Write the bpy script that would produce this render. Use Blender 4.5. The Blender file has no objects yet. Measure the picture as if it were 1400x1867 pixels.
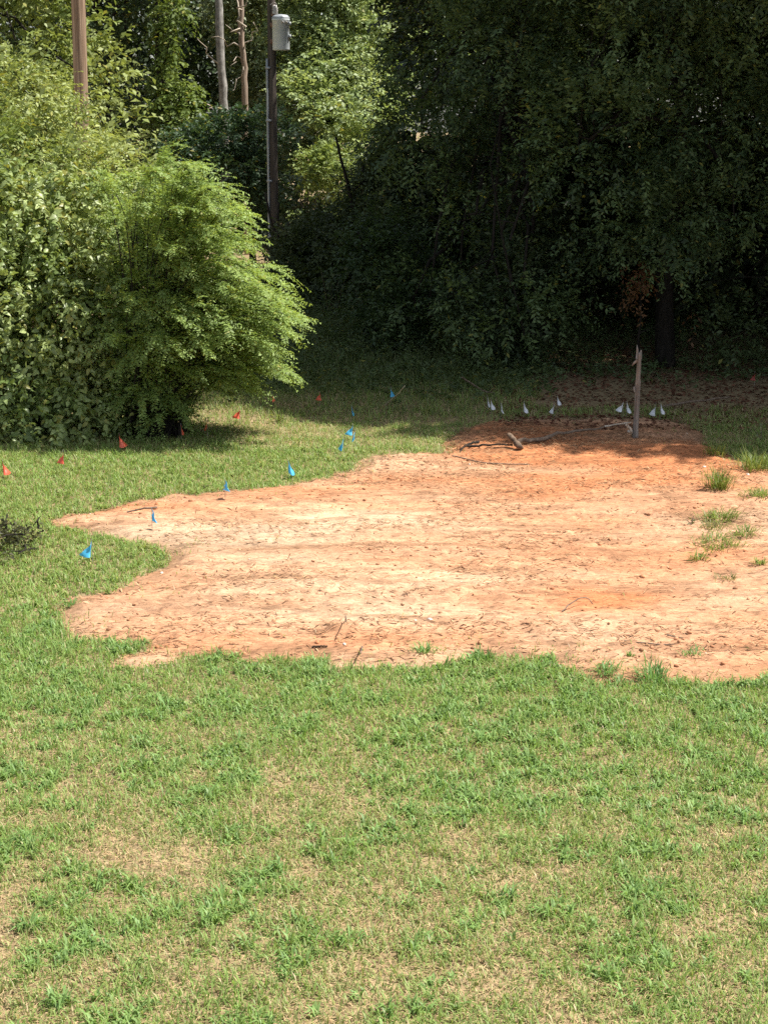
import bpy, math, random
import numpy as np
from mathutils import Vector
R = math.radians
sc = bpy.context.scene
col = sc.collection

# ------------------------------------------------------------------ camera, sky, sun, exposure
CAM_H = 4.2
F_PX, HORIZON = 3000.0, 200.0
PITCH = math.atan((933.5 - HORIZON) / F_PX)
cd = bpy.data.cameras.new("camera")
cam = bpy.data.objects.new("camera", cd); col.objects.link(cam)
cam.location = (0, 0, CAM_H)
cam.rotation_euler = (R(90) - PITCH, 0, 0)
cd.sensor_fit = 'VERTICAL'; cd.sensor_height = 24.0; cd.sensor_width = 18.0
cd.lens = F_PX / 1867.0 * 24.0
cd.clip_start = 0.1; cd.clip_end = 900
sc.camera = cam

SUN_EL, SUN_AZ = R(60), R(2)          # azimuth measured from +X towards +Y
sdir = Vector((math.cos(SUN_AZ) * math.cos(SUN_EL), math.sin(SUN_AZ) * math.cos(SUN_EL), math.sin(SUN_EL)))
w = bpy.data.worlds.new("World"); sc.world = w; w.use_nodes = True
nt = w.node_tree; nt.nodes.clear()
sky = nt.nodes.new('ShaderNodeTexSky'); sky.sky_type = 'NISHITA'; sky.sun_disc = False
sky.sun_elevation = SUN_EL; sky.sun_rotation = R(90) - SUN_AZ
sky.air_density = 1.0; sky.dust_density = 1.5
bg = nt.nodes.new('ShaderNodeBackground'); bg.inputs['Strength'].default_value = 0.095
wo = nt.nodes.new('ShaderNodeOutputWorld')
hs = nt.nodes.new('ShaderNodeHueSaturation'); hs.inputs['Saturation'].default_value = .55
nt.links.new(sky.outputs[0], hs.inputs['Color']); nt.links.new(hs.outputs[0], bg.inputs[0]); nt.links.new(bg.outputs[0], wo.inputs[0])
sl = bpy.data.lights.new("sun", 'SUN'); sl.energy = 5.0; sl.angle = R(0.53); sl.color = (1.0, 0.95, 0.87)
so = bpy.data.objects.new("sun", sl); col.objects.link(so)
so.rotation_euler = sdir.to_track_quat('Z', 'Y').to_euler(); so.location = (20, 20, 40)
sc.view_settings.view_transform = 'Standard'; sc.view_settings.look = 'None'
sc.view_settings.exposure = 0.84; sc.view_settings.gamma = 1.0
cy = sc.cycles
cy.max_bounces = 5; cy.diffuse_bounces = 3; cy.glossy_bounces = 2; cy.transmission_bounces = 3
cy.sample_clamp_indirect = 4.0
cy.use_denoising = False

# ------------------------------------------------------------------ helpers
rng = np.random.default_rng(7)
random.seed(7)
cT, sT = math.cos(PITCH), math.sin(PITCH)

def ray(px, py):
    a, b = px - 700.0, 933.5 - py
    return np.stack([a + 0 * b, F_PX * cT + b * sT + 0 * a, -F_PX * sT + b * cT + 0 * a], -1)

def gp(px, py, z=0.0):                 # ground point seen at a photograph pixel
    d = ray(np.asarray(px, float), np.asarray(py, float))
    t = (z - CAM_H) / d[..., 2]
    return d * t[..., None] + np.array([0, 0, CAM_H])

def at(px, py, depth):                 # point at a chosen distance along +Y
    d = ray(np.asarray(px, float), np.asarray(py, float))
    t = depth / d[..., 1]
    return d * t[..., None] + np.array([0, 0, CAM_H])

def project(P):
    x, y, z = P[..., 0], P[..., 1], P[..., 2] - CAM_H
    f = y * cT - z * sT; u = y * sT + z * cT
    return 700 + F_PX * x / f, 933.5 - F_PX * u / f

def _h(i, j, k):
    n = (i * 374761393 + j * 668265263 + k * 2147483647 + 1274126177) & 0xffffffff
    n = ((n ^ (n >> 13)) * 1274126177) & 0xffffffff
    n = ((n ^ (n >> 16)) * 2246822519) & 0xffffffff
    return ((n ^ (n >> 15)) & 0xffff) / 65535.0

def vnoise(x, y, z=0.0):               # value noise 0..1
    x, y, z = np.broadcast_arrays(np.asarray(x, float), np.asarray(y, float), np.asarray(z, float))
    i, j, k = np.floor(x).astype(np.int64), np.floor(y).astype(np.int64), np.floor(z).astype(np.int64)
    u, v, s = x - i, y - j, z - k
    u, v, s = u*u*(3-2*u), v*v*(3-2*v), s*s*(3-2*s)
    r = 0
    for a in (0, 1):
        for b in (0, 1):
            for c in (0, 1):
                r = r + _h(i+a, j+b, k+c) * (u if a else 1-u) * (v if b else 1-v) * (s if c else 1-s)
    return r

def fbm(x, y, z=0.0, o=3):
    r, a, t = 0, 1.0, 0
    for q in range(o):
        r = r + a * vnoise(np.asarray(x) * 2**q + 17*q, np.asarray(y) * 2**q + 5*q, np.asarray(z) * 2**q); t += a; a *= .5
    return r / t

def sstep(a, b, x): 
    t = np.clip((x - a) / (b - a), 0, 1); return t * t * (3 - 2 * t)

def unit(v): return v / np.maximum(np.linalg.norm(v, axis=-1, keepdims=True), 1e-9)

def build_mesh(name, V, face_sets, mats, cols=None, mat_idx=None, smooth=False):
    me = bpy.data.meshes.new(name)
    V = np.ascontiguousarray(V, np.float32).reshape(-1, 3)
    fl = [np.asarray(f, np.int32) for f in face_sets if len(f)]
    tot = np.concatenate([np.full(len(f), f.shape[1], np.int32) for f in fl])
    lv = np.concatenate([f.reshape(-1) for f in fl]).astype(np.int32)
    st = np.concatenate([[0], np.cumsum(tot)[:-1]]).astype(np.int32)
    me.vertices.add(len(V)); me.vertices.foreach_set('co', V.reshape(-1))
    me.loops.add(len(lv)); me.loops.foreach_set('vertex_index', lv)
    me.polygons.add(len(tot)); me.polygons.foreach_set('loop_start', st)
    try: me.polygons.foreach_set('loop_total', tot)
    except Exception: pass
    if mat_idx is not None: me.polygons.foreach_set('material_index', np.asarray(mat_idx, np.int32))
    if smooth: me.polygons.foreach_set('use_smooth', np.ones(len(tot), bool))
    me.update(calc_edges=True)
    if cols is not None:
        a = me.attributes.new('tone', 'FLOAT_COLOR', 'FACE')
        c = np.ones((len(tot), 4), np.float32); c[:, :3] = cols
        a.data.foreach_set('color', c.reshape(-1))
    for m in (mats if isinstance(mats, (list, tuple)) else [mats]): me.materials.append(m)
    me.validate()
    return me

def link(name, data, parent=None, loc=(0, 0, 0), rot=(0, 0, 0), scale=(1, 1, 1)):
    o = bpy.data.objects.new(name, data); col.objects.link(o)
    o.location = loc; o.rotation_euler = rot; o.scale = scale
    if parent is not None: o.parent = parent
    return o

def tag(o, label, cat, group=None, kind=None):
    if label: o['label'] = label
    if cat: o['category'] = cat
    if group: o['group'] = group
    if kind: o['kind'] = kind
    return o

def thing(name, label, cat, loc, group=None, rz=0.0, scale=1.0):
    o = bpy.data.objects.new(name, None); col.objects.link(o)
    o.location = tuple(float(q) for q in loc); o.rotation_euler = (0, 0, rz); o.scale = (scale,) * 3
    o.empty_display_size = 0.2
    return tag(o, label, cat, group)

def dup(root, loc, rz, label, group=None, scale=1.0):
    r = root.copy(); col.objects.link(r)
    r.location = tuple(float(q) for q in loc); r.rotation_euler = (0, 0, rz); r.scale = (scale,) * 3
    r['label'] = label
    if group: r['group'] = group
    for ch in list(root.children):
        c = ch.copy(); col.objects.link(c); c.parent = r
        for g in list(ch.children):
            d = g.copy(); col.objects.link(d); d.parent = c
    return r

# ------------------------------------------------------------------ materials
def new_mat(name):
    m = bpy.data.materials.new(name); m.use_nodes = True
    n = m.node_tree; n.nodes.clear()
    out = n.nodes.new('ShaderNodeOutputMaterial')
    return m, n, out

def leaf_mat(name, trans=0.35, rough=0.5, spec=0.35, warm=(1.15, 1.1, 0.6), back=0.0):
    m, n, out = new_mat(name)
    at_ = n.nodes.new('ShaderNodeAttribute'); at_.attribute_name = 'tone'
    tc = n.nodes.new('ShaderNodeTexCoord')
    nz = n.nodes.new('ShaderNodeTexNoise'); nz.inputs['Scale'].default_value = 60; nz.inputs['Detail'].default_value = 2
    n.links.new(tc.outputs['Object'], nz.inputs['Vector'])
    mr = n.nodes.new('ShaderNodeMapRange'); mr.inputs[1].default_value = .3; mr.inputs[2].default_value = .7
    mr.inputs[3].default_value = .8; mr.inputs[4].default_value = 1.2
    n.links.new(nz.outputs[0], mr.inputs[0])
    mu = n.nodes.new('ShaderNodeVectorMath'); mu.operation = 'SCALE'
    n.links.new(at_.outputs['Color'], mu.inputs[0]); n.links.new(mr.outputs[0], mu.inputs['Scale'])
    pb = n.nodes.new('ShaderNodeBsdfPrincipled')
    pb.inputs['Roughness'].default_value = rough; pb.inputs['Specular IOR Level'].default_value = spec
    n.links.new(mu.outputs[0], pb.inputs['Base Color'])
    if trans > 0:
        vm = n.nodes.new('ShaderNodeVectorMath'); vm.operation = 'MULTIPLY'; vm.inputs[1].default_value = warm
        n.links.new(mu.outputs[0], vm.inputs[0])
        tr = n.nodes.new('ShaderNodeBsdfTranslucent'); n.links.new(vm.outputs[0], tr.inputs['Color'])
        mx = n.nodes.new('ShaderNodeMixShader'); mx.inputs[0].default_value = trans
        n.links.new(pb.outputs[0], mx.inputs[1]); n.links.new(tr.outputs[0], mx.inputs[2])
        n.links.new(mx.outputs[0], out.inputs[0])
    else:
        n.links.new(pb.outputs[0], out.inputs[0])
    return m

def noise_mat(name, c1, c2, scale=(8, 8, 8), rough=0.85, bump=0.3, bscale=None, spec=0.2, metal=0.0, detail=6, attr=False, dist=0.02):
    m, n, out = new_mat(name)
    tc = n.nodes.new('ShaderNodeTexCoord')
    mp = n.nodes.new('ShaderNodeMapping'); mp.inputs['Scale'].default_value = scale
    n.links.new(tc.outputs['Object'], mp.inputs['Vector'])
    nz = n.nodes.new('ShaderNodeTexNoise'); nz.inputs['Scale'].default_value = 1.0; nz.inputs['Detail'].default_value = detail
    nz.inputs['Roughness'].default_value = 0.65
    n.links.new(mp.outputs[0], nz.inputs['Vector'])
    rp = n.nodes.new('ShaderNodeValToRGB')
    rp.color_ramp.elements[0].position = .32; rp.color_ramp.elements[1].position = .68
    rp.color_ramp.elements[0].color = (*c1, 1); rp.color_ramp.elements[1].color = (*c2, 1)
    n.links.new(nz.outputs[0], rp.inputs[0])
    pb = n.nodes.new('ShaderNodeBsdfPrincipled')
    pb.inputs['Roughness'].default_value = rough; pb.inputs['Specular IOR Level'].default_value = spec; pb.inputs['Metallic'].default_value = metal
    n.links.new(rp.outputs[0], pb.inputs['Base Color'])
    if bump:
        bp = n.nodes.new('ShaderNodeBump'); bp.inputs['Strength'].default_value = bump; bp.inputs['Distance'].default_value = dist
        n.links.new(nz.outputs[0], bp.inputs['Height']); n.links.new(bp.outputs[0], pb.inputs['Normal'])
    n.links.new(pb.outputs[0], out.inputs[0])
    return m

M = {}
M['grass'] = leaf_mat('grass_blades', .4, .5, .35, (1.1, 1.08, .7))
M['straw'] = leaf_mat('dry_straw', .12, .8, .1, (1, 1, 1))
M['leaf'] = leaf_mat('broad_leaf', .34, .5, .35)
M['gloss'] = leaf_mat('glossy_leaf', .36, .42, .5)
M['fine'] = leaf_mat('fine_leaf', .42, .5, .3)
M['debris'] = leaf_mat('dirt_debris_mat', 0, .9, .1)
M['soil'] = noise_mat('lawn_soil', (.16, .115, .06), (.33, .25, .14), (9, 9, 9), .95, .6)
M['bark_dark'] = noise_mat('dark_bark', (.012, .010, .008), (.036, .030, .024), (14, 14, 3), .9, .7)
M['bark_grey'] = noise_mat('grey_bark', (.13, .12, .105), (.42, .40, .37), (9, 9, 5), .85, .5)
M['bark_red'] = noise_mat('red_dead_bark', (.20, .14, .10), (.42, .34, .27), (12, 12, 2), .9, .6)
M['twig'] = noise_mat('twig_bark', (.10, .07, .05), (.26, .20, .15), (20, 20, 20), .9, .3)
M['pale_wood'] = noise_mat('bare_pale_wood', (.40, .33, .25), (.62, .54, .44), (30, 30, 6), .8, .3)
M['pole_brown'] = noise_mat('weathered_brown_pole', (.17, .105, .065), (.46, .33, .23), (26, 26, .7), .85, .6)
M['pole_dark'] = noise_mat('dark_creosote_pole', (.05, .042, .036), (.15, .125, .105), (26, 26, .8), .85, .6)
M['post'] = noise_mat('weathered_grey_post', (.12, .10, .085), (.34, .30, .265), (40, 40, 2.5), .9, .8)
M['steel'] = noise_mat('painted_transformer_steel', (.60, .66, .69), (.74, .79, .80), (3, 3, 3), .45, .05, spec=.4)
M['galv'] = noise_mat('galvanised_conduit', (.30, .33, .36), (.48, .50, .52), (6, 6, 2), .5, .05, spec=.5, metal=.3)
M['rust'] = noise_mat('rusty_lid', (.16, .08, .05), (.34, .22, .16), (12, 12, 12), .8, .2)
M['ceramic'] = noise_mat('grey_ceramic', (.35, .33, .31), (.55, .53, .50), (10, 10, 10), .3, .0, spec=.6)
M['stone'] = noise_mat('pale_stone', (.50, .44, .36), (.78, .72, .64), (25, 25, 25), .85, .4)
M['wire'] = noise_mat('flag_wire', (.20, .18, .16), (.34, .31, .28), (30, 30, 30), .5, 0, metal=.6)

def plastic(name, c, trans=.35):
    m, n, out = new_mat(name)
    tc = n.nodes.new('ShaderNodeTexCoord')
    nz = n.nodes.new('ShaderNodeTexNoise'); nz.inputs['Scale'].default_value = 25
    n.links.new(tc.outputs['Object'], nz.inputs['Vector'])
    rp = n.nodes.new('ShaderNodeValToRGB')
    rp.color_ramp.elements[0].position = .3; rp.color_ramp.elements[1].position = .7
    rp.color_ramp.elements[0].color = (*(q * .8 for q in c), 1); rp.color_ramp.elements[1].color = (*c, 1)
    n.links.new(nz.outputs[0], rp.inputs[0])
    pb = n.nodes.new('ShaderNodeBsdfPrincipled'); pb.inputs['Roughness'].default_value = .35
    pb.inputs['Specular IOR Level'].default_value = .5
    n.links.new(rp.outputs[0], pb.inputs['Base Color'])
    tr = n.nodes.new('ShaderNodeBsdfTranslucent'); n.links.new(rp.outputs[0], tr.inputs['Color'])
    mx = n.nodes.new('ShaderNodeMixShader'); mx.inputs[0].default_value = trans
    n.links.new(pb.outputs[0], mx.inputs[1]); n.links.new(tr.outputs[0], mx.inputs[2]); n.links.new(mx.outputs[0], out.inputs[0])
    return m
M['blue'] = plastic('blue_plastic_film', (.12, .60, .98))
M['red'] = plastic('red_plastic_film', (.98, .19, .11))
M['shaded_red'] = plastic('shaded_red_plastic_film', (.42, .07, .045))  # darker copy of the red film, shade of the wood put into the colour
M['white'] = plastic('white_plastic_film', (.93, .94, .97), .12)

# ------------------------------------------------------------------ ground and bare dirt
def gh(x, y):
    x = np.asarray(x, float); y = np.asarray(y, float)
    return (vnoise(x * .35 + 3, y * .35) - .5) * .07 + (vnoise(x * .9, y * .9 + 8) - .5) * .03

DIRT_PX = [(70, 946), (110, 938), (180, 928), (260, 911), (330, 902), (400, 896), (470, 892), (530, 881), (580, 869), (640, 852),
           (655, 834), (700, 827), (760, 826), (800, 826), (812, 800), (850, 778), (905, 766), (960, 758), (1080, 755), (1180, 758), (1250, 768),
           (1285, 790), (1290, 812), (1330, 826), (1380, 850), (1440, 862), (1560, 870), (1640, 1000), (1640, 1180), (1520, 1232),
           (1400, 1236), (1360, 1249), (1290, 1247), (1200, 1246), (1130, 1250), (1080, 1238), (1030, 1218), (1010, 1198), (960, 1203),
           (900, 1198), (860, 1203), (820, 1210), (760, 1216), (700, 1213), (640, 1216), (590, 1202), (560, 1192), (500, 1197),
           (470, 1206), (430, 1191), (390, 1187), (340, 1187), (310, 1196), (270, 1209), (185, 1209), (200, 1191), (270, 1169), (150, 1161),
           (100, 1136), (95, 1100), (130, 1086), (200, 1070), (250, 1052), (292, 1030), (286, 1000), (260, 990), (200, 980), (150, 966), (95, 956)]
DIRT = gp([p[0] for p in DIRT_PX], [p[1] for p in DIRT_PX])[:, :2]

def inside(x, y, poly):
    r = np.zeros(x.shape, bool)
    n = len(poly)
    for i in range(n):
        x1, y1 = poly[i]; x2, y2 = poly[(i + 1) % n]
        c = (y1 > y) != (y2 > y)
        if y1 != y2: r ^= c & (x < (x2 - x1) * (y - y1) / (y2 - y1) + x1)
    return r

def in_dirt(x, y, j=.10):
    jx = (fbm(x * 4.3, y * 4.3, 4., 4) - .5) * j * 2.4; jy = (fbm(x * 4.3 + 40, y * 4.3, 9., 4) - .5) * j * 3.4
    return inside(x + jx, y + jy, DIRT)

def edge_dist(x, y, j=.10):            # metres to the border of the bare patch
    jx = (fbm(x * 4.3, y * 4.3, 4., 4) - .5) * j * 2.4; jy = (fbm(x * 4.3 + 40, y * 4.3, 9., 4) - .5) * j * 3.4
    X, Y = x + jx, y + jy; best = np.full(np.shape(x), 1e9)
    for i in range(len(DIRT)):
        a, b = DIRT[i], DIRT[(i + 1) % len(DIRT)]; e = b - a
        t = np.clip(((X - a[0]) * e[0] + (Y - a[1]) * e[1]) / (e @ e + 1e-9), 0, 1)
        best = np.minimum(best, (X - a[0] - e[0] * t) ** 2 + (Y - a[1] - e[1] * t) ** 2)
    return np.sqrt(best)

def axis(lo, flo, fhi, hi, fine):
    a = np.arange(flo, fhi, fine); b = [fhi]; s = fine
    while b[-1] < hi: s *= 1.5; b.append(b[-1] + s)
    c = [flo]; s = fine
    while c[-1] > lo: s *= 1.5; c.append(c[-1] - s)
    return np.concatenate([np.array(c[:0:-1]), a, np.array(b)])

def grid(xs, ys, zf):
    X, Y = np.meshgrid(xs, ys); Z = zf(X, Y)
    nx, ny = len(xs), len(ys)
    i = np.arange(nx * ny).reshape(ny, nx)
    return np.stack([X, Y, Z], -1).reshape(-1, 3), np.stack([i[:-1, :-1], i[:-1, 1:], i[1:, 1:], i[1:, :-1]], -1).reshape(-1, 4)

V, Fc = grid(axis(-200, -12, 16, 200, .2), axis(-60, 2, 60, 320, .2), lambda x, y: gh(x, y) - .012)
tag(link('ground', build_mesh('ground', V, [Fc], M['soil'], smooth=True)), None, None, kind='structure')

def blob(x, y, px, py, rx, ry):        # soft spot at a photo pixel, radii in metres
    c = gp(px, py); return np.exp(-(((x - c[0]) / rx) ** 2 + ((y - c[1]) / ry) ** 2))

RUTS = [((690, 1110), (1010, 950)), ((780, 1125), (1080, 965)), ((300, 975), (720, 935)), ((430, 1120), (900, 1040)), ((860, 1140), (1420, 1060)), ((980, 1190), (1420, 1120)), ((560, 905), (1000, 880))]
def rut_map(x, y):                     # faint wheel marks pressed into the clay
    r = 0
    for i, (p, q) in enumerate(RUTS):
        a, b = gp(*p)[:2], gp(*q)[:2]; e = b - a; l = np.linalg.norm(e); e = e / l
        t = (x - a[0]) * e[0] + (y - a[1]) * e[1]; d = (x - a[0]) * -e[1] + (y - a[1]) * e[0] + .12 * (vnoise(t * .8, 3. + i) - .5)
        m = sstep(0, .5, t) * sstep(l, l - .5, t) * sstep(.25, .6, vnoise(t * 1.3, 9. + i))
        r = r + m * (np.exp(-(d / .07) ** 2) + .7 * np.exp(-((d - .22) / .05) ** 2)) * (.8 + .2 * np.sin(t * 55))
    return np.minimum(r, 1)

def dirt_h(x, y):
    z = (fbm(x * 1.1, y * 2.2, 1., 3) - .5) * .05
    z += (np.abs(fbm(x * 4 + 9, y * 8, 2., 3) - .5)) * .05
    rg = .35 + 1.3 * sstep(.42, .66, fbm(x * .9 + 33, y * 2.0, 12., 3))
    z += rg * ((vnoise(x * 9, y * 15, 3.) ** 3) * .022 + (vnoise(x * 18, y * 26, 8.) ** 4) * .016)
    ru = np.sin((y + .15 * x + .3 * vnoise(x * .4, y * .4)) * 9.0) * .006 * vnoise(x * .5, y * .8, 5.)
    z = z * (1 - .7 * rut_map(x, y)) - .010 * rut_map(x, y)
    z += ru + blob(x, y, 905, 785, 1.0, .5) * .07 + blob(x, y, 620, 1157, .12, .10) * .07 + blob(x, y, 1200, 822, .8, .35) * .05
    z += blob(x, y, 730, 848, .35, .25) * .06 + blob(x, y, 600, 1020, 1.2, .22) * .03 + blob(x, y, 820, 1010, 1.0, .2) * .03
    e = sstep(.02, .30, edge_dist(x, y))
    return gh(x, y) - .010 + e * (.028 + np.maximum(z, -.012))

def clay_map(x, y):
    c = .39 + (fbm(x * .6, y * 1.5, 21., 5) - .5) * 1.25
    c += .85 * blob(x, y, 1200, 840, 2.0, 1.8) + .5 * blob(x, y, 920, 800, 1.2, 1.2) + .22 * blob(x, y, 1150, 1000, 1.6, 1.6)
    c += .38 * blob(x, y, 1130, 1100, .5, .4) + .3 * blob(x, y, 640, 900, 1.1, .5) + .3 * blob(x, y, 300, 930, 1.0, .3) + .2 * blob(x, y, 500, 1165, 1.6, .35)
    c += .2 * blob(x, y, 1100, 1230, 1.6, .4) + .3 * blob(x, y, 250, 1060, .5, .5)
    c -= .32 * blob(x, y, 420, 970, 1.6, .9) + .32 * blob(x, y, 500, 1090, 1.8, .8) + .25 * blob(x, y, 720, 835, .6, .4) + .2 * blob(x, y, 850, 1060, 2., .5)
    return c
dx = np.arange(-4.6, 7.2, .028); dy = np.arange(10.6, 22.6, .03)
V, Fc = grid(dx, dy, dirt_h)
keep = in_dirt(V[:, 0], V[:, 1], .10)
Fc = Fc[keep[Fc].all(1)]
cx_, cy_ = V[Fc].mean(1)[:, 0], V[Fc].mean(1)[:, 1]
cl = np.clip(clay_map(cx_, cy_), 0, 1)[:, None]
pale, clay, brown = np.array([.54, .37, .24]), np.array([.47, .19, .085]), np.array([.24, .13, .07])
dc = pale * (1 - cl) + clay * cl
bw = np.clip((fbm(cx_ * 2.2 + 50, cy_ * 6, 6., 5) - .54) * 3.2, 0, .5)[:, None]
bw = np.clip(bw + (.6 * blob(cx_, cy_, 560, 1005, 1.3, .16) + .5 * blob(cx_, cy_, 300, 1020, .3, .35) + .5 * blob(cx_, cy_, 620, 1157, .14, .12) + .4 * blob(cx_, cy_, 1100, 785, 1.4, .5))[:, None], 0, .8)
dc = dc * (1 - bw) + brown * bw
st = fbm(cx_ * .55 + .25 * cy_, cy_ * 11 - cx_ * .8, 14., 4)[:, None]; st2 = fbm(cx_ * .8 - 3, cy_ * 24 + cx_ * 1.2, 17., 3)[:, None]
dc *= 1 + .45 * (st - .5) + .4 * (st2 - .5)
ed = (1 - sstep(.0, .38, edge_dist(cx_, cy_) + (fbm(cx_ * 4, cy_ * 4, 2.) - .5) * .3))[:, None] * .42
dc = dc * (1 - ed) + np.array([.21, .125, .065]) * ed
dc *= 1 + .13 * rut_map(cx_, cy_)[:, None]
dc *= (1 + (rng.random((len(dc), 1)) - .5) * .16) * (.88 + .24 * vnoise(cx_ * 9, cy_ * 9)[:, None])
used = np.unique(Fc); remap = np.zeros(len(V), np.int64); remap[used] = np.arange(len(used))
def dirt_mat():
    m, n, out = new_mat('bare_clay')
    a = n.nodes.new('ShaderNodeAttribute'); a.attribute_name = 'tone'
    tc = n.nodes.new('ShaderNodeTexCoord')
    nz = n.nodes.new('ShaderNodeTexNoise'); nz.inputs['Scale'].default_value = 45; nz.inputs['Detail'].default_value = 8; nz.inputs['Roughness'].default_value = .7
    n.links.new(tc.outputs['Object'], nz.inputs['Vector'])
    mr = n.nodes.new('ShaderNodeMapRange'); mr.inputs[1].default_value = .3; mr.inputs[2].default_value = .7; mr.inputs[3].default_value = .82; mr.inputs[4].default_value = 1.15
    n.links.new(nz.outputs[0], mr.inputs[0])
    mu = n.nodes.new('ShaderNodeVectorMath'); mu.operation = 'SCALE'
    n.links.new(a.outputs['Color'], mu.inputs[0]); n.links.new(mr.outputs[0], mu.inputs['Scale'])
    mp = n.nodes.new('ShaderNodeMapping'); mp.inputs['Scale'].default_value = (11, 38, 11); mp.inputs['Rotation'].default_value = (0, 0, .12)
    n.links.new(tc.outputs['Object'], mp.inputs['Vector'])
    n2 = n.nodes.new('ShaderNodeTexNoise'); n2.inputs['Scale'].default_value = 1; n2.inputs['Detail'].default_value = 6; n2.inputs['Roughness'].default_value = .75
    n.links.new(mp.outputs[0], n2.inputs['Vector'])
    m2 = n.nodes.new('ShaderNodeMapRange'); m2.inputs[1].default_value = .36; m2.inputs[2].default_value = .56; m2.inputs[3].default_value = .58; m2.inputs[4].default_value = 1.06
    n.links.new(n2.outputs[0], m2.inputs[0])
    mm = n.nodes.new('ShaderNodeMath'); mm.operation = 'MULTIPLY'; n.links.new(mr.outputs[0], mm.inputs[0]); n.links.new(m2.outputs[0], mm.inputs[1])
    n.links.new(mm.outputs[0], mu.inputs['Scale'])
    pb = n.nodes.new('ShaderNodeBsdfPrincipled'); pb.inputs['Roughness'].default_value = .95; pb.inputs['Specular IOR Level'].default_value = .1
    n.links.new(mu.outputs[0], pb.inputs['Base Color'])
    bp = n.nodes.new('ShaderNodeBump'); bp.inputs['Strength'].default_value = .8; bp.inputs['Distance'].default_value = .012
    n.links.new(nz.outputs[0], bp.inputs['Height']); n.links.new(bp.outputs[0], pb.inputs['Normal'])
    n.links.new(pb.outputs[0], out.inputs[0])
    return m
M['dirt'] = dirt_mat()
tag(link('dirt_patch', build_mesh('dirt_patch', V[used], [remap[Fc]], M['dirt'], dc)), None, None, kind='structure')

def surf(x, y):                        # height of whatever lies at x, y
    x = np.asarray(x, float); y = np.asarray(y, float)
    return np.where(in_dirt(x, y, .10), dirt_h(x, y), gh(x, y) - .012)

# ------------------------------------------------------------------ blades (grass, straw, chips)
def blades(P, az, L, W, lean, curl=.35):
    """P roots (n,3); lean 0 upright .. 1 flat; returns verts and two face arrays"""
    n = len(P)
    d = np.stack([np.cos(az), np.sin(az), 0 * az], -1); s = np.stack([-np.sin(az), np.cos(az), 0 * az], -1)
    up = np.array([0, 0, 1.])
    ang = lean * math.pi / 2
    v1 = d * np.sin(ang * (1 - curl))[:, None] + up * np.cos(ang * (1 - curl))[:, None]
    a2 = np.minimum(ang * (1 + curl) + .12, math.pi * .62)
    v2 = d * np.sin(a2)[:, None] + up * np.cos(a2)[:, None]
    m = P + v1 * (L * .52)[:, None]; t = m + v2 * (L * .48)[:, None]
    w = s * (W * .5)[:, None]
    V = np.stack([P - w * .7, P + w * .7, m - w, m + w, t], 1).reshape(-1, 3)
    b = (np.arange(n) * 5)[:, None]
    return V, b + np.array([0, 1, 3, 2]), b + np.array([2, 3, 4])

class Heap:
    def __init__(s): s.V, s.Q, s.T, s.cq, s.ct, s.n = [], [], [], [], [], 0
    def add(s, V, Q, T, c):
        s.V.append(V); s.Q.append(Q + s.n); s.T.append(T + s.n); s.cq.append(c); s.ct.append(c); s.n += len(V)
    def mesh(s, name, mat):
        return build_mesh(name, np.concatenate(s.V), [np.concatenate(s.Q), np.concatenate(s.T)], mat,
                          np.concatenate([np.concatenate(s.cq), np.concatenate(s.ct)]))

def lerp(a, b, t):
    t = np.asarray(t)[..., None]; return np.asarray(a) * (1 - t) + np.asarray(b) * t

def scatter(y0, y1, dens, xl=-700, xr=2100, margin=90):
    """uniform random roots on the part of the ground between depths y0 and y1 that the picture covers plus a margin"""
    hw = lambda y: (700 + margin) / F_PX * (y * cT + CAM_H * sT) + 2.3
    X = hw(y1)
    n = int(dens * 2 * X * (y1 - y0))
    x = rng.uniform(-X, X, n); y = rng.uniform(y0, y1, n)
    k = np.abs(x) < hw(y) + .25
    return x[k], y[k]

DRY_PX = [(60, 1700, .45, .3), (300, 1570, .4, .25), (430, 1400, .35, .25), (1375, 1520, .4, .35), (840, 1520, .5, .3), (640, 1470, .5, .3),
          (330, 1790, .35, .25), (150, 1800, .45, .3), (500, 1640, .4, .3), (960, 1350, .2, .25), (540, 1300, .3, .15), (90, 1300, .25, .2),
          (180, 1560, .35, .2), (850, 1740, .5, .3), (1100, 1860, .4, .2), (620, 1830, .4, .3)]
GREEN_PX = [(850, 1440, .4, .35), (1200, 1340, 1.2, .7), (500, 1215, 2.4, .35), (100, 1180, 1.2, .9), (230, 1680, .4, .3), (300, 1840, .4, .3),
            (120, 1620, .2, .2), (1080, 1740, .3, .2), (650, 1290, 1.0, .3), (1380, 1290, .5, .4), (80, 1060, 1.0, .6), (1250, 1830, .4, .3), (430, 1650, .25, .2)]
def dry_map(x, y):
    d = .22 + (fbm(x * 4.4 + 11, y * 4.4, 31., 4) - .5) * 1.3 + (fbm(x * .8, y * .8 + 30, 3., 2) - .5) * .2
    for q in DRY_PX: d = d + .24 * blob(x, y, *q)
    for q in GREEN_PX: d = d - .42 * blob(x, y, *q)
    _, py = project(np.stack([x, y, 0 * x], -1))
    d = d + .16 * sstep(1350, 1650, py) - .55 * sstep(1350, 1230, py) * sstep(1000, 1100, py)
    d = d + .26 * sstep(850, 785, py) * sstep(690, 740, py) - .24 * sstep(1060, 960, py) * sstep(805, 850, py)
    return np.clip(d, 0, 1)

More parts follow.
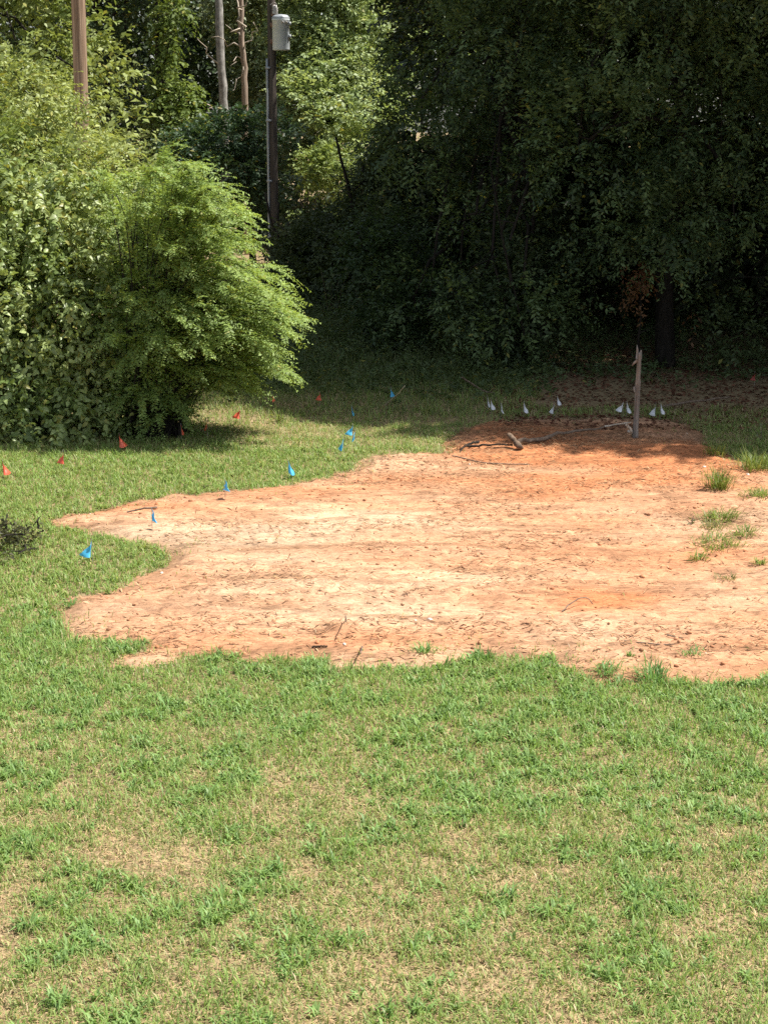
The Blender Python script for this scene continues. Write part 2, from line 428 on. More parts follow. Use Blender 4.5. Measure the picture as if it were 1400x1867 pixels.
G_OLIVE, G_GREEN, G_BLUE, G_STRAW, G_YEL = (.27, .335, .11), (.215, .335, .08), (.185, .32, .10), (.52, .41, .25), (.34, .38, .13)
grass = Heap()
def lawn(x, y, l0, l1, w0, w1, thin=.0, wide=1.0):
    k = ~in_dirt(x, y) | (edge_dist(x, y) < .05 * rng.random(len(x))); x, y = x[k], y[k]
    d = dry_map(x, y)
    k = rng.random(len(x)) > np.clip((d - .5) * 1.2, 0, .6) + thin; x, y, d = x[k], y[k], d[k]
    n = len(x)
    cl = vnoise(x * 7, y * 7, 2.)
    L = rng.uniform(l0, l1, n) * (.65 + .6 * cl) * (1.15 - .45 * d); W = rng.uniform(w0, w1, n) * wide
    t = rng.random(n)
    c = lerp(G_GREEN, G_OLIVE, np.clip(d * 1.25 + (t - .5) * .5, 0, 1))
    c = lerp(c, G_STRAW, ((rng.random(n) < .08 + .5 * np.clip(d - .3, 0, 1))) * rng.uniform(.5, 1, n))
    c = lerp(c, G_YEL, (rng.random(n) < .15) * .7)
    c = c * rng.uniform(.75, 1.25, n)[:, None]
    P = np.stack([x, y, gh(x, y) - .012], -1)
    V, Q, T = blades(P, rng.uniform(0, 2 * math.pi, n), L, W, rng.uniform(.15, .97, n))
    grass.add(V, Q, T, c)
lawn(*scatter(6.2, 9.5, 3600), .04, .10, .0045, .0085)
lawn(*scatter(9.5, 13.5, 2900), .04, .10, .0050, .0090)
lawn(*scatter(13.5, 22.5, 2000), .04, .10, .006, .010)
x, y = scatter(22.5, 30, 700); k = (x < 2.2 + 1.2 * (fbm(x, y, 77.) - .5)) | (y < 23.2 + .8 * fbm(x * 1.4, y, 5.))
lawn(x[k], y[k], .06, .16, .007, .011)

def tufts(x, y, k, l0, l1, w0, w1, ca, cb):
    n = len(x); P = np.stack([x, y, gh(x, y) - .012], -1)
    P = np.repeat(P, k, 0); m = n * k
    P[:, :2] += rng.normal(0, .018, (m, 2))
    sc_ = np.repeat(rng.uniform(.35, 1.0, n) + .45 * (rng.random(n) < .25), k)
    c = lerp(ca, cb, np.clip(np.repeat(rng.random(n), k) * .6 + rng.random(m) * .4, 0, 1)) * rng.uniform(.8, 1.2, m)[:, None]
    V, Q, T = blades(P, rng.uniform(0, 2 * math.pi, m), rng.uniform(l0, l1, m) * sc_, rng.uniform(w0, w1 * 1.25, m), rng.uniform(.3, .98, m), .45)
    grass.add(V, Q, T, c)
x, y = scatter(6.2, 13.8, 150); d = dry_map(x, y)
k = (~in_dirt(x, y)) & (rng.random(len(x)) < np.clip(1.15 - 2.1 * d, 0.02, 1)) & (vnoise(x * 3.3, y * 3.3, 7.) > .34)
tufts(x[k], y[k], 15, .05, .12, .007, .012, G_BLUE, (.26, .385, .115))
x, y = scatter(13.8, 21, 60); d = dry_map(x, y)
k = (~in_dirt(x, y)) & (rng.random(len(x)) < np.clip(1.2 - 1.9 * d, .02, 1))
tufts(x[k], y[k], 14, .06, .12, .007, .011, G_GREEN, G_YEL)
# stray runners thinning out over the border of the bare dirt
x, y = rng.uniform(-4.6, 5.8, 90000), rng.uniform(11, 22.6, 90000); e = edge_dist(x, y)
k = in_dirt(x, y) & (rng.random(90000) < .95 * np.exp(-e / .22) * sstep(.42, .62, fbm(x * 2.4, y * 2.4, 44., 3)) + .004 * (fbm(x * 1.5, y * 1.5, 9.) > .55))
x, y = x[k], y[k]; n = len(x)
V, Q, T = blades(np.stack([x, y, dirt_h(x, y) - .004], -1), rng.uniform(0, 6.283, n), rng.uniform(.03, .09, n), rng.uniform(.005, .009, n), rng.uniform(.3, 1.0, n))
grass.add(V, Q, T, lerp(lerp(G_GREEN, G_YEL, rng.random(n)), G_STRAW, (rng.random(n) < .4) * 1.0) * rng.uniform(.7, 1.15, n)[:, None])
tag(link('grass', grass.mesh('grass', M['grass'])), None, None, kind='stuff')

straw = Heap()
for (y0, y1, dens, l, w_) in ((6.2, 10, 2300, .065, .0032), (10, 14, 1000, .07, .004), (14, 24, 350, .08, .006)):
    x, y = scatter(y0, y1, dens); d = dry_map(x, y)
    k = (~in_dirt(x, y, .1)) & (rng.random(len(x)) < .15 + .85 * d); x, y = x[k], y[k]; n = len(x)
    P = np.stack([x, y, gh(x, y) + rng.uniform(-.008, .012, n)], -1)
    V, Q, T = blades(P, rng.uniform(0, 6.283, n), rng.uniform(.4, 1.2, n) * l, rng.uniform(.6, 1.2, n) * w_, rng.uniform(.8, .98, n), .1)
    straw.add(V, Q, T, lerp((.62, .45, .25), (.34, .22, .12), rng.random(n) ** 1.5))
tag(link('dead_grass', straw.mesh('dead_grass', M['straw'])), None, None, kind='stuff')

# clods, chips and slivers lying on the bare dirt
chips = Heap()
x = rng.uniform(-4.4, 5.6, 120000); y = rng.uniform(11, 22.4, 120000)
k = in_dirt(x, y, .1) & (rng.random(120000) < .09 + .48 * sstep(.45, .68, fbm(x * .8 + 70, y * 2.0, 3., 3)) + .8 * blob(x, y, 930, 795, 1.4, .8) + .5 * blob(x, y, 1180, 800, 1.2, .35))
x, y = x[k], y[k]; n = len(x)
P = np.stack([x, y, dirt_h(x, y) + rng.uniform(-.003, .008, n)], -1)
V, Q, T = blades(P, rng.normal(0, .6, n) + math.pi * rng.integers(0, 2, n), rng.uniform(.02, .11, n), rng.uniform(.004, .012, n), rng.uniform(.80, 1.0, n), .12)
t = rng.random(n)
c = np.where((t < .5)[:, None], lerp((.27, .145, .075), (.13, .07, .04), rng.random(n)), lerp((.52, .35, .20), (.42, .21, .10), rng.random(n)))  # dark brown slivers also stand in for small shadows on the dirt
chips.add(V, Q, T, c)
tag(link('wood_chips', chips.mesh('wood_chips', M['debris'])), None, None, kind='stuff')

def ico():
    t = (1 + 5 ** .5) / 2
    v = np.array([(-1,t,0),(1,t,0),(-1,-t,0),(1,-t,0),(0,-1,t),(0,1,t),(0,-1,-t),(0,1,-t),(t,0,-1),(t,0,1),(-t,0,-1),(-t,0,1)], float)
    f = np.array([(0,11,5),(0,5,1),(0,1,7),(0,7,10),(0,10,11),(1,5,9),(5,11,4),(11,10,2),(10,7,6),(7,1,8),(3,9,4),(3,4,2),(3,2,6),(3,6,8),(3,8,9),(4,9,5),(2,4,11),(6,2,10),(8,6,7),(9,8,1)])
    return unit(v), f
IV, IF = ico()
def lumps(P, S, jit=.25):
    n = len(P)
    V = IV[None] * (1 + rng.uniform(-jit, jit, (n, 12, 1))) * S[:, None, :]
    a = rng.uniform(0, 6.283, n); c, s = np.cos(a)[:, None], np.sin(a)[:, None]
    V = np.stack([V[..., 0] * c - V[..., 1] * s, V[..., 0] * s + V[..., 1] * c, V[..., 2]], -1) + P[:, None, :]
    return V.reshape(-1, 3), (np.arange(n) * 12)[:, None, None] + IF[None]
x = rng.uniform(-4.4, 5.6, 26000); y = rng.uniform(11, 22.4, 26000)
k = in_dirt(x, y, .1) & (rng.random(26000) < .08 + .4 * sstep(.5, .7, fbm(x * 1.2 + 20, y * 2.4, 13., 3)))
x, y = x[k], y[k]; n = len(x)
r = .004 + .018 * rng.random(n) ** 5
V, Fq = lumps(np.stack([x, y, dirt_h(x, y) + r * .2], -1), np.stack([r * 1.3, r, r * .75], -1))
cl = np.clip(clay_map(x, y), 0, 1)
c = lerp(pale, clay, np.clip(cl + .15, 0, 1)) * rng.uniform(.55, 1.1, n)[:, None]
c = np.where((rng.random(n) < .018)[:, None], np.array([.62, .56, .47]), c)
tag(link('dirt_clods', build_mesh('dirt_clods', V, [Fq.reshape(-1, 3)], M['debris'], np.repeat(c, 20, 0))), None, None, kind='stuff')

# ------------------------------------------------------------------ tubes and leaves
class Tubes:
    def __init__(s): s.V, s.Q, s.n = [], [], 0
    def add(s, pts, rad, k=8, cap=True, wob=0.0):
        pts = np.asarray(pts, float); rad = np.broadcast_to(np.asarray(rad, float), (len(pts),))
        tg = unit(np.gradient(pts, axis=0)); ref = np.array([0, 0, 1.]) if abs(tg[0][2]) < .9 else np.array([1., 0, 0])
        A = unit(np.cross(tg, ref)); B = np.cross(tg, A)
        a = np.arange(k) * 2 * math.pi / k
        rr = rad[:, None] * (1 + (rng.uniform(-wob, wob, (len(pts), k)) if wob else 0))
        V = pts[:, None] + (A[:, None] * np.cos(a)[None, :, None] + B[:, None] * np.sin(a)[None, :, None]) * rr[..., None]
        i = np.arange(len(pts) * k).reshape(len(pts), k) + s.n; j = np.roll(i, -1, 1)
        s.Q.append(np.stack([i[:-1], j[:-1], j[1:], i[1:]], -1).reshape(-1, 4)); s.V.append(V.reshape(-1, 3)); s.n += len(pts) * k
        if cap:
            for e, q in ((0, i[0]), (-1, i[-1])):
                s.V.append(pts[e][None]); c = s.n; s.n += 1; qn = np.roll(q, -1)
                s.Q.append(np.stack([q, qn, np.full(k, c), np.full(k, c)], -1))
        return s
    def mesh(s, name, mat, smooth=True):
        Q = np.concatenate(s.Q); tri = Q[:, 2] == Q[:, 3]
        return build_mesh(name, np.concatenate(s.V), [Q[~tri], Q[tri][:, :3]], mat, smooth=smooth)

def path(a, b, n=6, wob=.1, sag=0.0):
    a, b = np.asarray(a, float), np.asarray(b, float); t = np.linspace(0, 1, n)[:, None]
    p = a + (b - a) * t
    o = rng.normal(0, wob, (n, 3)); o[0] = 0; o[-1] = 0
    p = p + o; p[:, 2] += (np.sin(t[:, 0] * math.pi) * sag)
    return p

def leaf_quads(P, D, N, L, W, fold=.12):
    D = unit(D); S = unit(np.cross(D, N)); N = np.cross(S, D)
    a = (L * .48)[:, None]; w = (W * .5)[:, None]
    V = np.stack([P, P + D * a + S * w + N * w * fold * 3, P + D * L[:, None] - N * (L * fold * .6)[:, None], P + D * a - S * w + N * w * fold * 3], 1)
    return V.reshape(-1, 3), np.arange(len(P) * 4).reshape(-1, 4)

def leaf_folded(P, D, N, L, W):
    """heart shaped leaf, two halves creased along the midrib, tip curled down"""
    n = len(P); D = unit(D); S = unit(np.cross(D, N)); N = np.cross(S, D)
    l, w = L[:, None], (W * .5)[:, None]; cu = rng.uniform(.05, .35, (n, 1)); fo = rng.uniform(.1, .6, (n, 1))
    pt = [P, P + D * l * .5 - N * l * cu * .12, P + D * l - N * l * cu,
          P - D * l * .06 + S * w * .6 + N * w * fo * .5, P + D * l * .33 + S * w * rng.uniform(.85, 1.15, (n, 1)) + N * w * fo, P + D * l * .74 + S * w * .55 + N * (w * fo * .5 - l * cu * .5),
          P - D * l * .06 - S * w * .6 + N * w * fo * .5, P + D * l * .33 - S * w * rng.uniform(.85, 1.15, (n, 1)) + N * w * fo, P + D * l * .74 - S * w * .55 + N * (w * fo * .5 - l * cu * .5)]
    V = np.stack(pt, 1).reshape(-1, 3); b = (np.arange(n) * 9)[:, None]
    F = np.stack([b + np.array(q) for q in ((0, 3, 4, 1), (1, 4, 5, 2), (0, 1, 7, 6), (1, 2, 8, 7))], 1).reshape(-1, 4)
    return V, F

def sprays(O, D, L, k, ll, lw, droop=.35, up=.75, ca=(.05, .09, .025), cb=(.10, .16, .04), clump=None, pair=.8, yellow=0.0, jit=.35, yc=(.30, .27, .05), folded=False):
    """O, D: spray roots and directions (n,3); k leaves each.  Returns V, F, colours."""
    n = len(O)
    t = (np.arange(k) + rng.uniform(.1, .9, (n, k))) / k
    g = droop * L
    pos = O[:, None] + D[:, None] * (L[:, None] * t)[..., None]
    pos[..., 2] -= g[:, None] * t ** 2
    tan = D[:, None] * L[:, None, None] + 0 * pos; tan[..., 2] -= 2 * g[:, None] * t
    tan = unit(tan)
    upv = np.array([0, 0, 1.]) + rng.normal(0, .2, (n, 1, 3))
    S = unit(np.cross(tan, upv)); N = np.cross(S, tan); N = N * np.sign(N[..., 2:3] + 1e-6)
    sg = np.where(np.arange(k) % 2 == 0, 1., -1.)[None, :, None]
    ld = tan * (1 - pair * .55) + S * sg * pair + rng.normal(0, jit, pos.shape)
    ld[..., 2] -= .15
    nr = N * up + rng.normal(0, jit * 1.1, pos.shape)
    Lf = (ll * rng.uniform(.5, 1.35, (n, k)) * np.where(rng.random((n, 1)) < .3, .7, 1.05) * (1.1 - .35 * t))
    V, F = (leaf_folded if folded else leaf_quads)(pos.reshape(-1, 3), ld.reshape(-1, 3), nr.reshape(-1, 3), Lf.reshape(-1), Lf.reshape(-1) * lw)
    cn = rng.random(n) if clump is None else clump
    mix = np.clip(cn[:, None] * .65 + rng.random((n, k)) * .45 - .05, 0, 1)
    c = lerp(ca, cb, mix.reshape(-1)) * rng.uniform(.8, 1.2, n * k)[:, None]
    if yellow: c = lerp(c, yc, (rng.random(n * k) < yellow) * .7)
    if folded: c = np.repeat(c, 4, 0)
    return V, F, c

def blob_points(blobs, n, hole=.38, freq=1.1, inner=.35, upbias=.25, flat=False):
    b = np.array(blobs, float)
    vol = (b[:, 3] * b[:, 4] * b[:, 5]) ** .75
    idx = rng.choice(len(b), int(n * 1.9), p=vol / vol.sum()); b = b[idx]
    d = unit(rng.normal(0, 1, (len(b), 3)))
    r = inner + (1 - inner) * rng.random(len(b)) ** .55
    P = b[:, :3] + d * b[:, 3:6] * r[:, None]
    k = fbm(P[:, 0] * freq, P[:, 1] * freq, P[:, 2] * freq * 1.4, 2) > hole
    P, d, b = P[k][:n], d[k][:n], b[k][:n]
    D = d / b[:, 3:6] ; D = unit(unit(D) + np.array([0, 0, upbias]) + rng.normal(0, .35, D.shape))
    return P, D

def crown_mesh(name, blobs, n, k, L, ll, lw, mat, ca, cb, droop=.35, hole=.38, freq=1.1, inner=.35, upbias=.2, yellow=0.0, up=.75, pair=.8, zmin=.05, jit=.35, dirx=(0, 0, 0), yc=(.30, .27, .05), folded=False, contrast=2.2):
    P, D = blob_points(blobs, n, hole, freq, inner, upbias)
    D = unit(D + np.array(dirx))
    kz = P[:, 2] > zmin; P, D = P[kz], D[kz]
    cn = np.clip((fbm(P[:, 0] * 1.6 + 5, P[:, 1] * 1.6, P[:, 2] * 1.6, 2) - .5) * contrast + .5, 0, 1)
    V, F, c = sprays(P, D, L * rng.uniform(.6, 1.3, len(P)), k, ll, lw, droop, up, ca, cb, cn, pair, yellow, jit, yc, folded)
    return build_mesh(name, V, [F], mat, c)

def tree(name, label, cat, base, blobs, trunk_top, r0, crown_kw, bark='bark_dark', group=None, limbs=7, lean=(0, 0), stems=1, twigs=0):
    """base world point; blobs world (cx,cy,cz,rx,ry,rz); trunk_top height."""
    base = np.array([base[0], base[1], float(gh(base[0], base[1])) - .02])
    t = thing(name, label, cat, base, group)
    lb = [(q[0] - base[0], q[1] - base[1], q[2] - base[2], *q[3:6]) for q in blobs]
    tb = Tubes()
    for s in range(stems):
        off = np.array([0, 0, 0.]) if stems == 1 else np.array([*rng.normal(0, .22, 2), 0])
        top = np.array([lean[0], lean[1], trunk_top]) + (0 if stems == 1 else np.array([*rng.normal(0, trunk_top * .25, 2), rng.uniform(-.3, 0) * trunk_top]))
        p = path(off, top, 9, .05 * trunk_top / 6); p[0, 2] = -.15
        rr = np.linspace(r0, r0 * .3, 9); rr[0] *= 1.35
        tb.add(p, rr, 9, wob=.08)
        for q in range(limbs):
            bb = lb[rng.integers(len(lb))]
            f = rng.uniform(.25, .95); i = f * 8; i0 = int(i); a = p[i0] * (1 - (i - i0)) + p[min(8, i0 + 1)] * (i - i0)
            e = np.array(bb[:3]) + rng.normal(0, .25, 3) * np.array(bb[3:6])
            l = np.linalg.norm(e - a)
            lp = path(a, e, 6, .04 * l, .06 * l); r1 = r0 * (1 - .65 * f) * .45
            tb.add(lp, np.linspace(r1, r1 * .25, 6), 6)
            for _ in range(twigs):
                a2 = lp[rng.integers(2, 6)]; e2 = a2 + rng.normal(0, .45, 3) * np.array(bb[3:6])
                tb.add(path(a2, e2, 4, .03 * l), np.linspace(r1 * .35, r1 * .08, 4), 5)
    link('trunk' if stems == 1 else 'stems', tb.mesh('trunk', M[bark]), t)
    kw = dict(crown_kw); mat = kw.pop('mat')
    link('crown' if stems == 1 else 'foliage', crown_mesh('crown', lb, mat=M[mat], **kw), t)
    return t

def wb(px, py, depth, rpx, rpy=None, rd=None):
    """crown lobe centred where a photo pixel meets a depth; radii given in photo pixels at that depth"""
    p = at(px, py, depth); s = F_PX / (p[1] * cT - (p[2] - CAM_H) * sT)
    rpy = rpy or rpx; rx = rpx / s
    return (p[0], p[1], p[2], rx, rd or rx, rpy / s)
#SPLIT
M['branch_bark'] = noise_mat('branch_bark', (.05, .035, .025), (.24, .17, .12), (18, 18, 18), .9, .5)
# ------------------------------------------------------------------ big trees of the right-hand wood
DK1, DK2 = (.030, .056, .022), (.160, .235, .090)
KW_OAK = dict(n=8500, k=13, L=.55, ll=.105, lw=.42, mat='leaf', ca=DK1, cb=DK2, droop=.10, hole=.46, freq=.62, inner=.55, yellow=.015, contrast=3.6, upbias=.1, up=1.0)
GW = 'trees along the right-hand wood edge'
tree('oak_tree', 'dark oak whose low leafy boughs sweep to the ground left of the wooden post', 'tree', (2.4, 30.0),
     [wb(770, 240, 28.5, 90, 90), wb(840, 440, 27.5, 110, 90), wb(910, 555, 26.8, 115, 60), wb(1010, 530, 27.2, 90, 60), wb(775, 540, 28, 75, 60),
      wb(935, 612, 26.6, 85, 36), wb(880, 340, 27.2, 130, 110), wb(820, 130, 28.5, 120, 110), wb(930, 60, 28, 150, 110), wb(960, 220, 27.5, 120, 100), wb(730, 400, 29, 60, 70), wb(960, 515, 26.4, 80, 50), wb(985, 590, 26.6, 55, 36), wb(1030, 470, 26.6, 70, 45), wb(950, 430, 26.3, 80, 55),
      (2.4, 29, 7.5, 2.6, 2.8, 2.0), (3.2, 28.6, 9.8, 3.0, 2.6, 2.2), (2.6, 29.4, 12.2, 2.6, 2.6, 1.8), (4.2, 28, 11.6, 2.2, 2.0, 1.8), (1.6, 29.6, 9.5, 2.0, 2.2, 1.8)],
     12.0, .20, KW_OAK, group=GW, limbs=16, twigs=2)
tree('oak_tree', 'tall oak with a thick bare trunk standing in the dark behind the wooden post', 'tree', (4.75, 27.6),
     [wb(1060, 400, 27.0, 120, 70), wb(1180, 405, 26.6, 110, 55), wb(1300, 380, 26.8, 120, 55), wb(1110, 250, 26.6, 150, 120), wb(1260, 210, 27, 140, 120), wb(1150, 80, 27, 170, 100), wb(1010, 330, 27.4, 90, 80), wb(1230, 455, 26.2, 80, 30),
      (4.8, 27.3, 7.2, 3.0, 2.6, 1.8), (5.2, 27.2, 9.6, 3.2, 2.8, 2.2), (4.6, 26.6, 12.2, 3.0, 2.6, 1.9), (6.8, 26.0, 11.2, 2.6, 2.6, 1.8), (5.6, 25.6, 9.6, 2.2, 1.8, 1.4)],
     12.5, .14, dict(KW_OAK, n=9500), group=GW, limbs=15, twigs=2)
tree('oak_tree', 'unseen tall high crowned oak added beyond the right frame edge to shade the post', 'tree', (9.6, 24.2),  # out of view; crown added and shaped to cast the shade line
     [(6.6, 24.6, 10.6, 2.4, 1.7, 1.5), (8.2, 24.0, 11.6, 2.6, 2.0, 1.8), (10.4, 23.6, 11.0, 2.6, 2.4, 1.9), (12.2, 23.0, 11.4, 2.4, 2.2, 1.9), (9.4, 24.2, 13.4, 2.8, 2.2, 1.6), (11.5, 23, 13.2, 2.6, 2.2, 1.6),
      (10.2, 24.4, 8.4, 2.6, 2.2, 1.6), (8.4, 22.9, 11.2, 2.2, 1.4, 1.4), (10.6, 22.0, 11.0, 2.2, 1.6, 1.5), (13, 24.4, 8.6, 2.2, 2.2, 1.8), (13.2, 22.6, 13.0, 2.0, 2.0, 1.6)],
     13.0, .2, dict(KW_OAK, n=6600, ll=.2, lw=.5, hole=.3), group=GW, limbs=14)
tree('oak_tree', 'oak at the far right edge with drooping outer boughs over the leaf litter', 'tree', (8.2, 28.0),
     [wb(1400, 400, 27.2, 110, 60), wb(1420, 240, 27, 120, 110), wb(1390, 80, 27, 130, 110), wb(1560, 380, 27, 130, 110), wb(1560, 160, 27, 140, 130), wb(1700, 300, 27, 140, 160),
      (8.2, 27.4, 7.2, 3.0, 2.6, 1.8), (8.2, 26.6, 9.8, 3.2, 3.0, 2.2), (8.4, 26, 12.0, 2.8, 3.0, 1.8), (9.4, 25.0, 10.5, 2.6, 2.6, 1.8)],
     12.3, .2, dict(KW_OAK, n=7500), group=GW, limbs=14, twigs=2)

# one full forest tree, then copies of it further back; those out of view at right are added for shade
def ring_blobs(x, y, H, rad, lo):
    b = []
    for q in range(9):
        a = q * .698 + rng.uniform(-.2, .2); r = rad * rng.uniform(.55, .75)
        b.append((x + r * math.cos(a), y + r * math.sin(a), lo + rng.uniform(.6, 1.8), rad * .42, rad * .42, 1.2))
    for q in range(7):
        a = q * .9 + rng.uniform(-.3, .3); r = rad * rng.uniform(.3, .6)
        b.append((x + r * math.cos(a), y + r * math.sin(a), lo + (H - lo) * rng.uniform(.35, .6), rad * .5, rad * .5, 1.6))
    for q in range(4):
        a = q * 1.57 + rng.uniform(-.3, .3); r = rad * .3
        b.append((x + r * math.cos(a), y + r * math.sin(a), H - rng.uniform(.8, 2.4), rad * .45, rad * .45, 1.5))
    return b
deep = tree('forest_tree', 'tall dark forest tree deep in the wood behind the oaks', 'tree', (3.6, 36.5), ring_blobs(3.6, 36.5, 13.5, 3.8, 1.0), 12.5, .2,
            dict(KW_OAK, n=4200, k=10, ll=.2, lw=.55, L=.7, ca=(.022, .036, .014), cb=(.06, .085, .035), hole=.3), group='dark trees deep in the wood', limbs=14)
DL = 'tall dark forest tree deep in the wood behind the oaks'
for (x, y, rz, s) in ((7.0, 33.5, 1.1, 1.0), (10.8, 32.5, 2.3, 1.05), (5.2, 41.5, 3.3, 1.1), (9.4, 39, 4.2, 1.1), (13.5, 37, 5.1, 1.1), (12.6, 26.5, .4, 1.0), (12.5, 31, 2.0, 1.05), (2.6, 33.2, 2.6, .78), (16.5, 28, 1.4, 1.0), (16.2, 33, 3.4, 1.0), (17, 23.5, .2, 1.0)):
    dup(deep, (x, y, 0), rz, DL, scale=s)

# understorey in the dark under the oaks
tree('sapling', 'slender leafy sapling drooping in the shade right of the thick oak trunk', 'tree', (6.35, 26.6),
     [wb(1330, 610, 26.3, 45, 38), wb(1300, 560, 26.5, 25, 30), wb(1365, 565, 26.4, 35, 30), wb(1280, 520, 26.6, 18, 35)], 2.3, .03,
     dict(KW_OAK, n=150, k=9, L=.4, ll=.10, ca=(.05, .08, .03), cb=(.09, .13, .05)), limbs=6, twigs=1)
tree('sapling', 'thin sapling with hanging brown dead leaves beside the thick oak trunk', 'tree', (4.2, 27.0),
     [wb(1165, 540, 26.6, 14, 26), wb(1160, 500, 26.7, 25, 20), wb(1275, 560, 26.8, 10, 20)], 2.2, .025,
     dict(KW_OAK, n=55, k=8, L=.25, ll=.10, ca=(.16, .065, .03), cb=(.22, .12, .05), droop=1.2), limbs=4)

# dark shrubs between the pole and the oaks
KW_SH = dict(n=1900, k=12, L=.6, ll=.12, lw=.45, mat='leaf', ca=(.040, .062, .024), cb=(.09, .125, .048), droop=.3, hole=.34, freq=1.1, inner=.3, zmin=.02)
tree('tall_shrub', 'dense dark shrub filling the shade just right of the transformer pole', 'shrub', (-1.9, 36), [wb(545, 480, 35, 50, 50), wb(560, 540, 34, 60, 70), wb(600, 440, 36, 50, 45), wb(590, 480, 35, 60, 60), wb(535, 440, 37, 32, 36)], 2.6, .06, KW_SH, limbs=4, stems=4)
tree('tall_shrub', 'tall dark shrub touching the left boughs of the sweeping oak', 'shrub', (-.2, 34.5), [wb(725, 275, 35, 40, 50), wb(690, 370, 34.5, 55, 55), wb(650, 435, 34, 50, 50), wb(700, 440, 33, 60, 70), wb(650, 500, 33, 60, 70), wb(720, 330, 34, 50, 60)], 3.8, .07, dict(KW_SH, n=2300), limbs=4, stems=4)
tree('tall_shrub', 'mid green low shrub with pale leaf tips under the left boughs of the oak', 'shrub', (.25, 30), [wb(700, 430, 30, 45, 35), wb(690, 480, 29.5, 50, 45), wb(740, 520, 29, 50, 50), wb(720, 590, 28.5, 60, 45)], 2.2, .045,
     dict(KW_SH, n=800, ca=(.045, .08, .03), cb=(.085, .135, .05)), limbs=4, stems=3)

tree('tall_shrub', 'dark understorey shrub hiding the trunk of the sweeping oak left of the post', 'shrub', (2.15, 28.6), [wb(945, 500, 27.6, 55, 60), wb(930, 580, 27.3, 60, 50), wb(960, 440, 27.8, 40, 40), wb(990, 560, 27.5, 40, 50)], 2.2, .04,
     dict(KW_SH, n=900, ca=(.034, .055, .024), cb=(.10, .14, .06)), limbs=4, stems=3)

# ------------------------------------------------------------------ left-hand shrubs in the sun
tree('vine_thicket', 'large sunlit thicket at left hung with broad pale green vine leaves', 'shrub', (-3.9, 22.3),
     [wb(40, 560, 22.0, 120, 120), wb(150, 560, 21.9, 75, 120), wb(60, 700, 21.7, 110, 100), wb(165, 700, 21.7, 62, 100), wb(110, 770, 21.4, 110, 42), wb(20, 770, 21.5, 80, 40),
      wb(40, 420, 22.6, 130, 110), wb(150, 430, 22.6, 90, 110), wb(-90, 620, 22.2, 110, 190), wb(-90, 400, 23, 130, 150), wb(200, 620, 21.9, 35, 90), wb(-200, 560, 23, 130, 200)],
     2.6, .05, dict(n=6000, k=11, L=.45, ll=.088, lw=.68, mat='gloss', folded=True, contrast=3.0, ca=(.17, .245, .07), cb=(.42, .49, .20), droop=.8, hole=.35, freq=1.4, inner=.6, yellow=.10, up=.8, zmin=.0, jit=.45),
     bark='bark_dark', limbs=6, stems=5, twigs=2)
tree('vine_thicket', 'tall leafy thicket behind the broad leaved vines and around the brown pole', 'shrub', (-5.0, 26.5),
     [wb(40, 310, 26, 130, 90), wb(150, 330, 25.5, 90, 70), wb(230, 330, 25, 70, 60), wb(20, 200, 27, 110, 90), wb(110, 260, 26.5, 70, 55), wb(-90, 250, 27, 140, 130), wb(230, 420, 25, 80, 90), wb(60, 450, 26, 150, 120)],
     3.8, .05, dict(n=3400, k=10, L=.5, ll=.10, lw=.5, mat='leaf', ca=(.18, .25, .07), cb=(.40, .45, .17), droop=.35, hole=.36, freq=1.3, inner=.55, yellow=.08, zmin=.2),
     bark='bark_dark', limbs=6, stems=4, twigs=1)
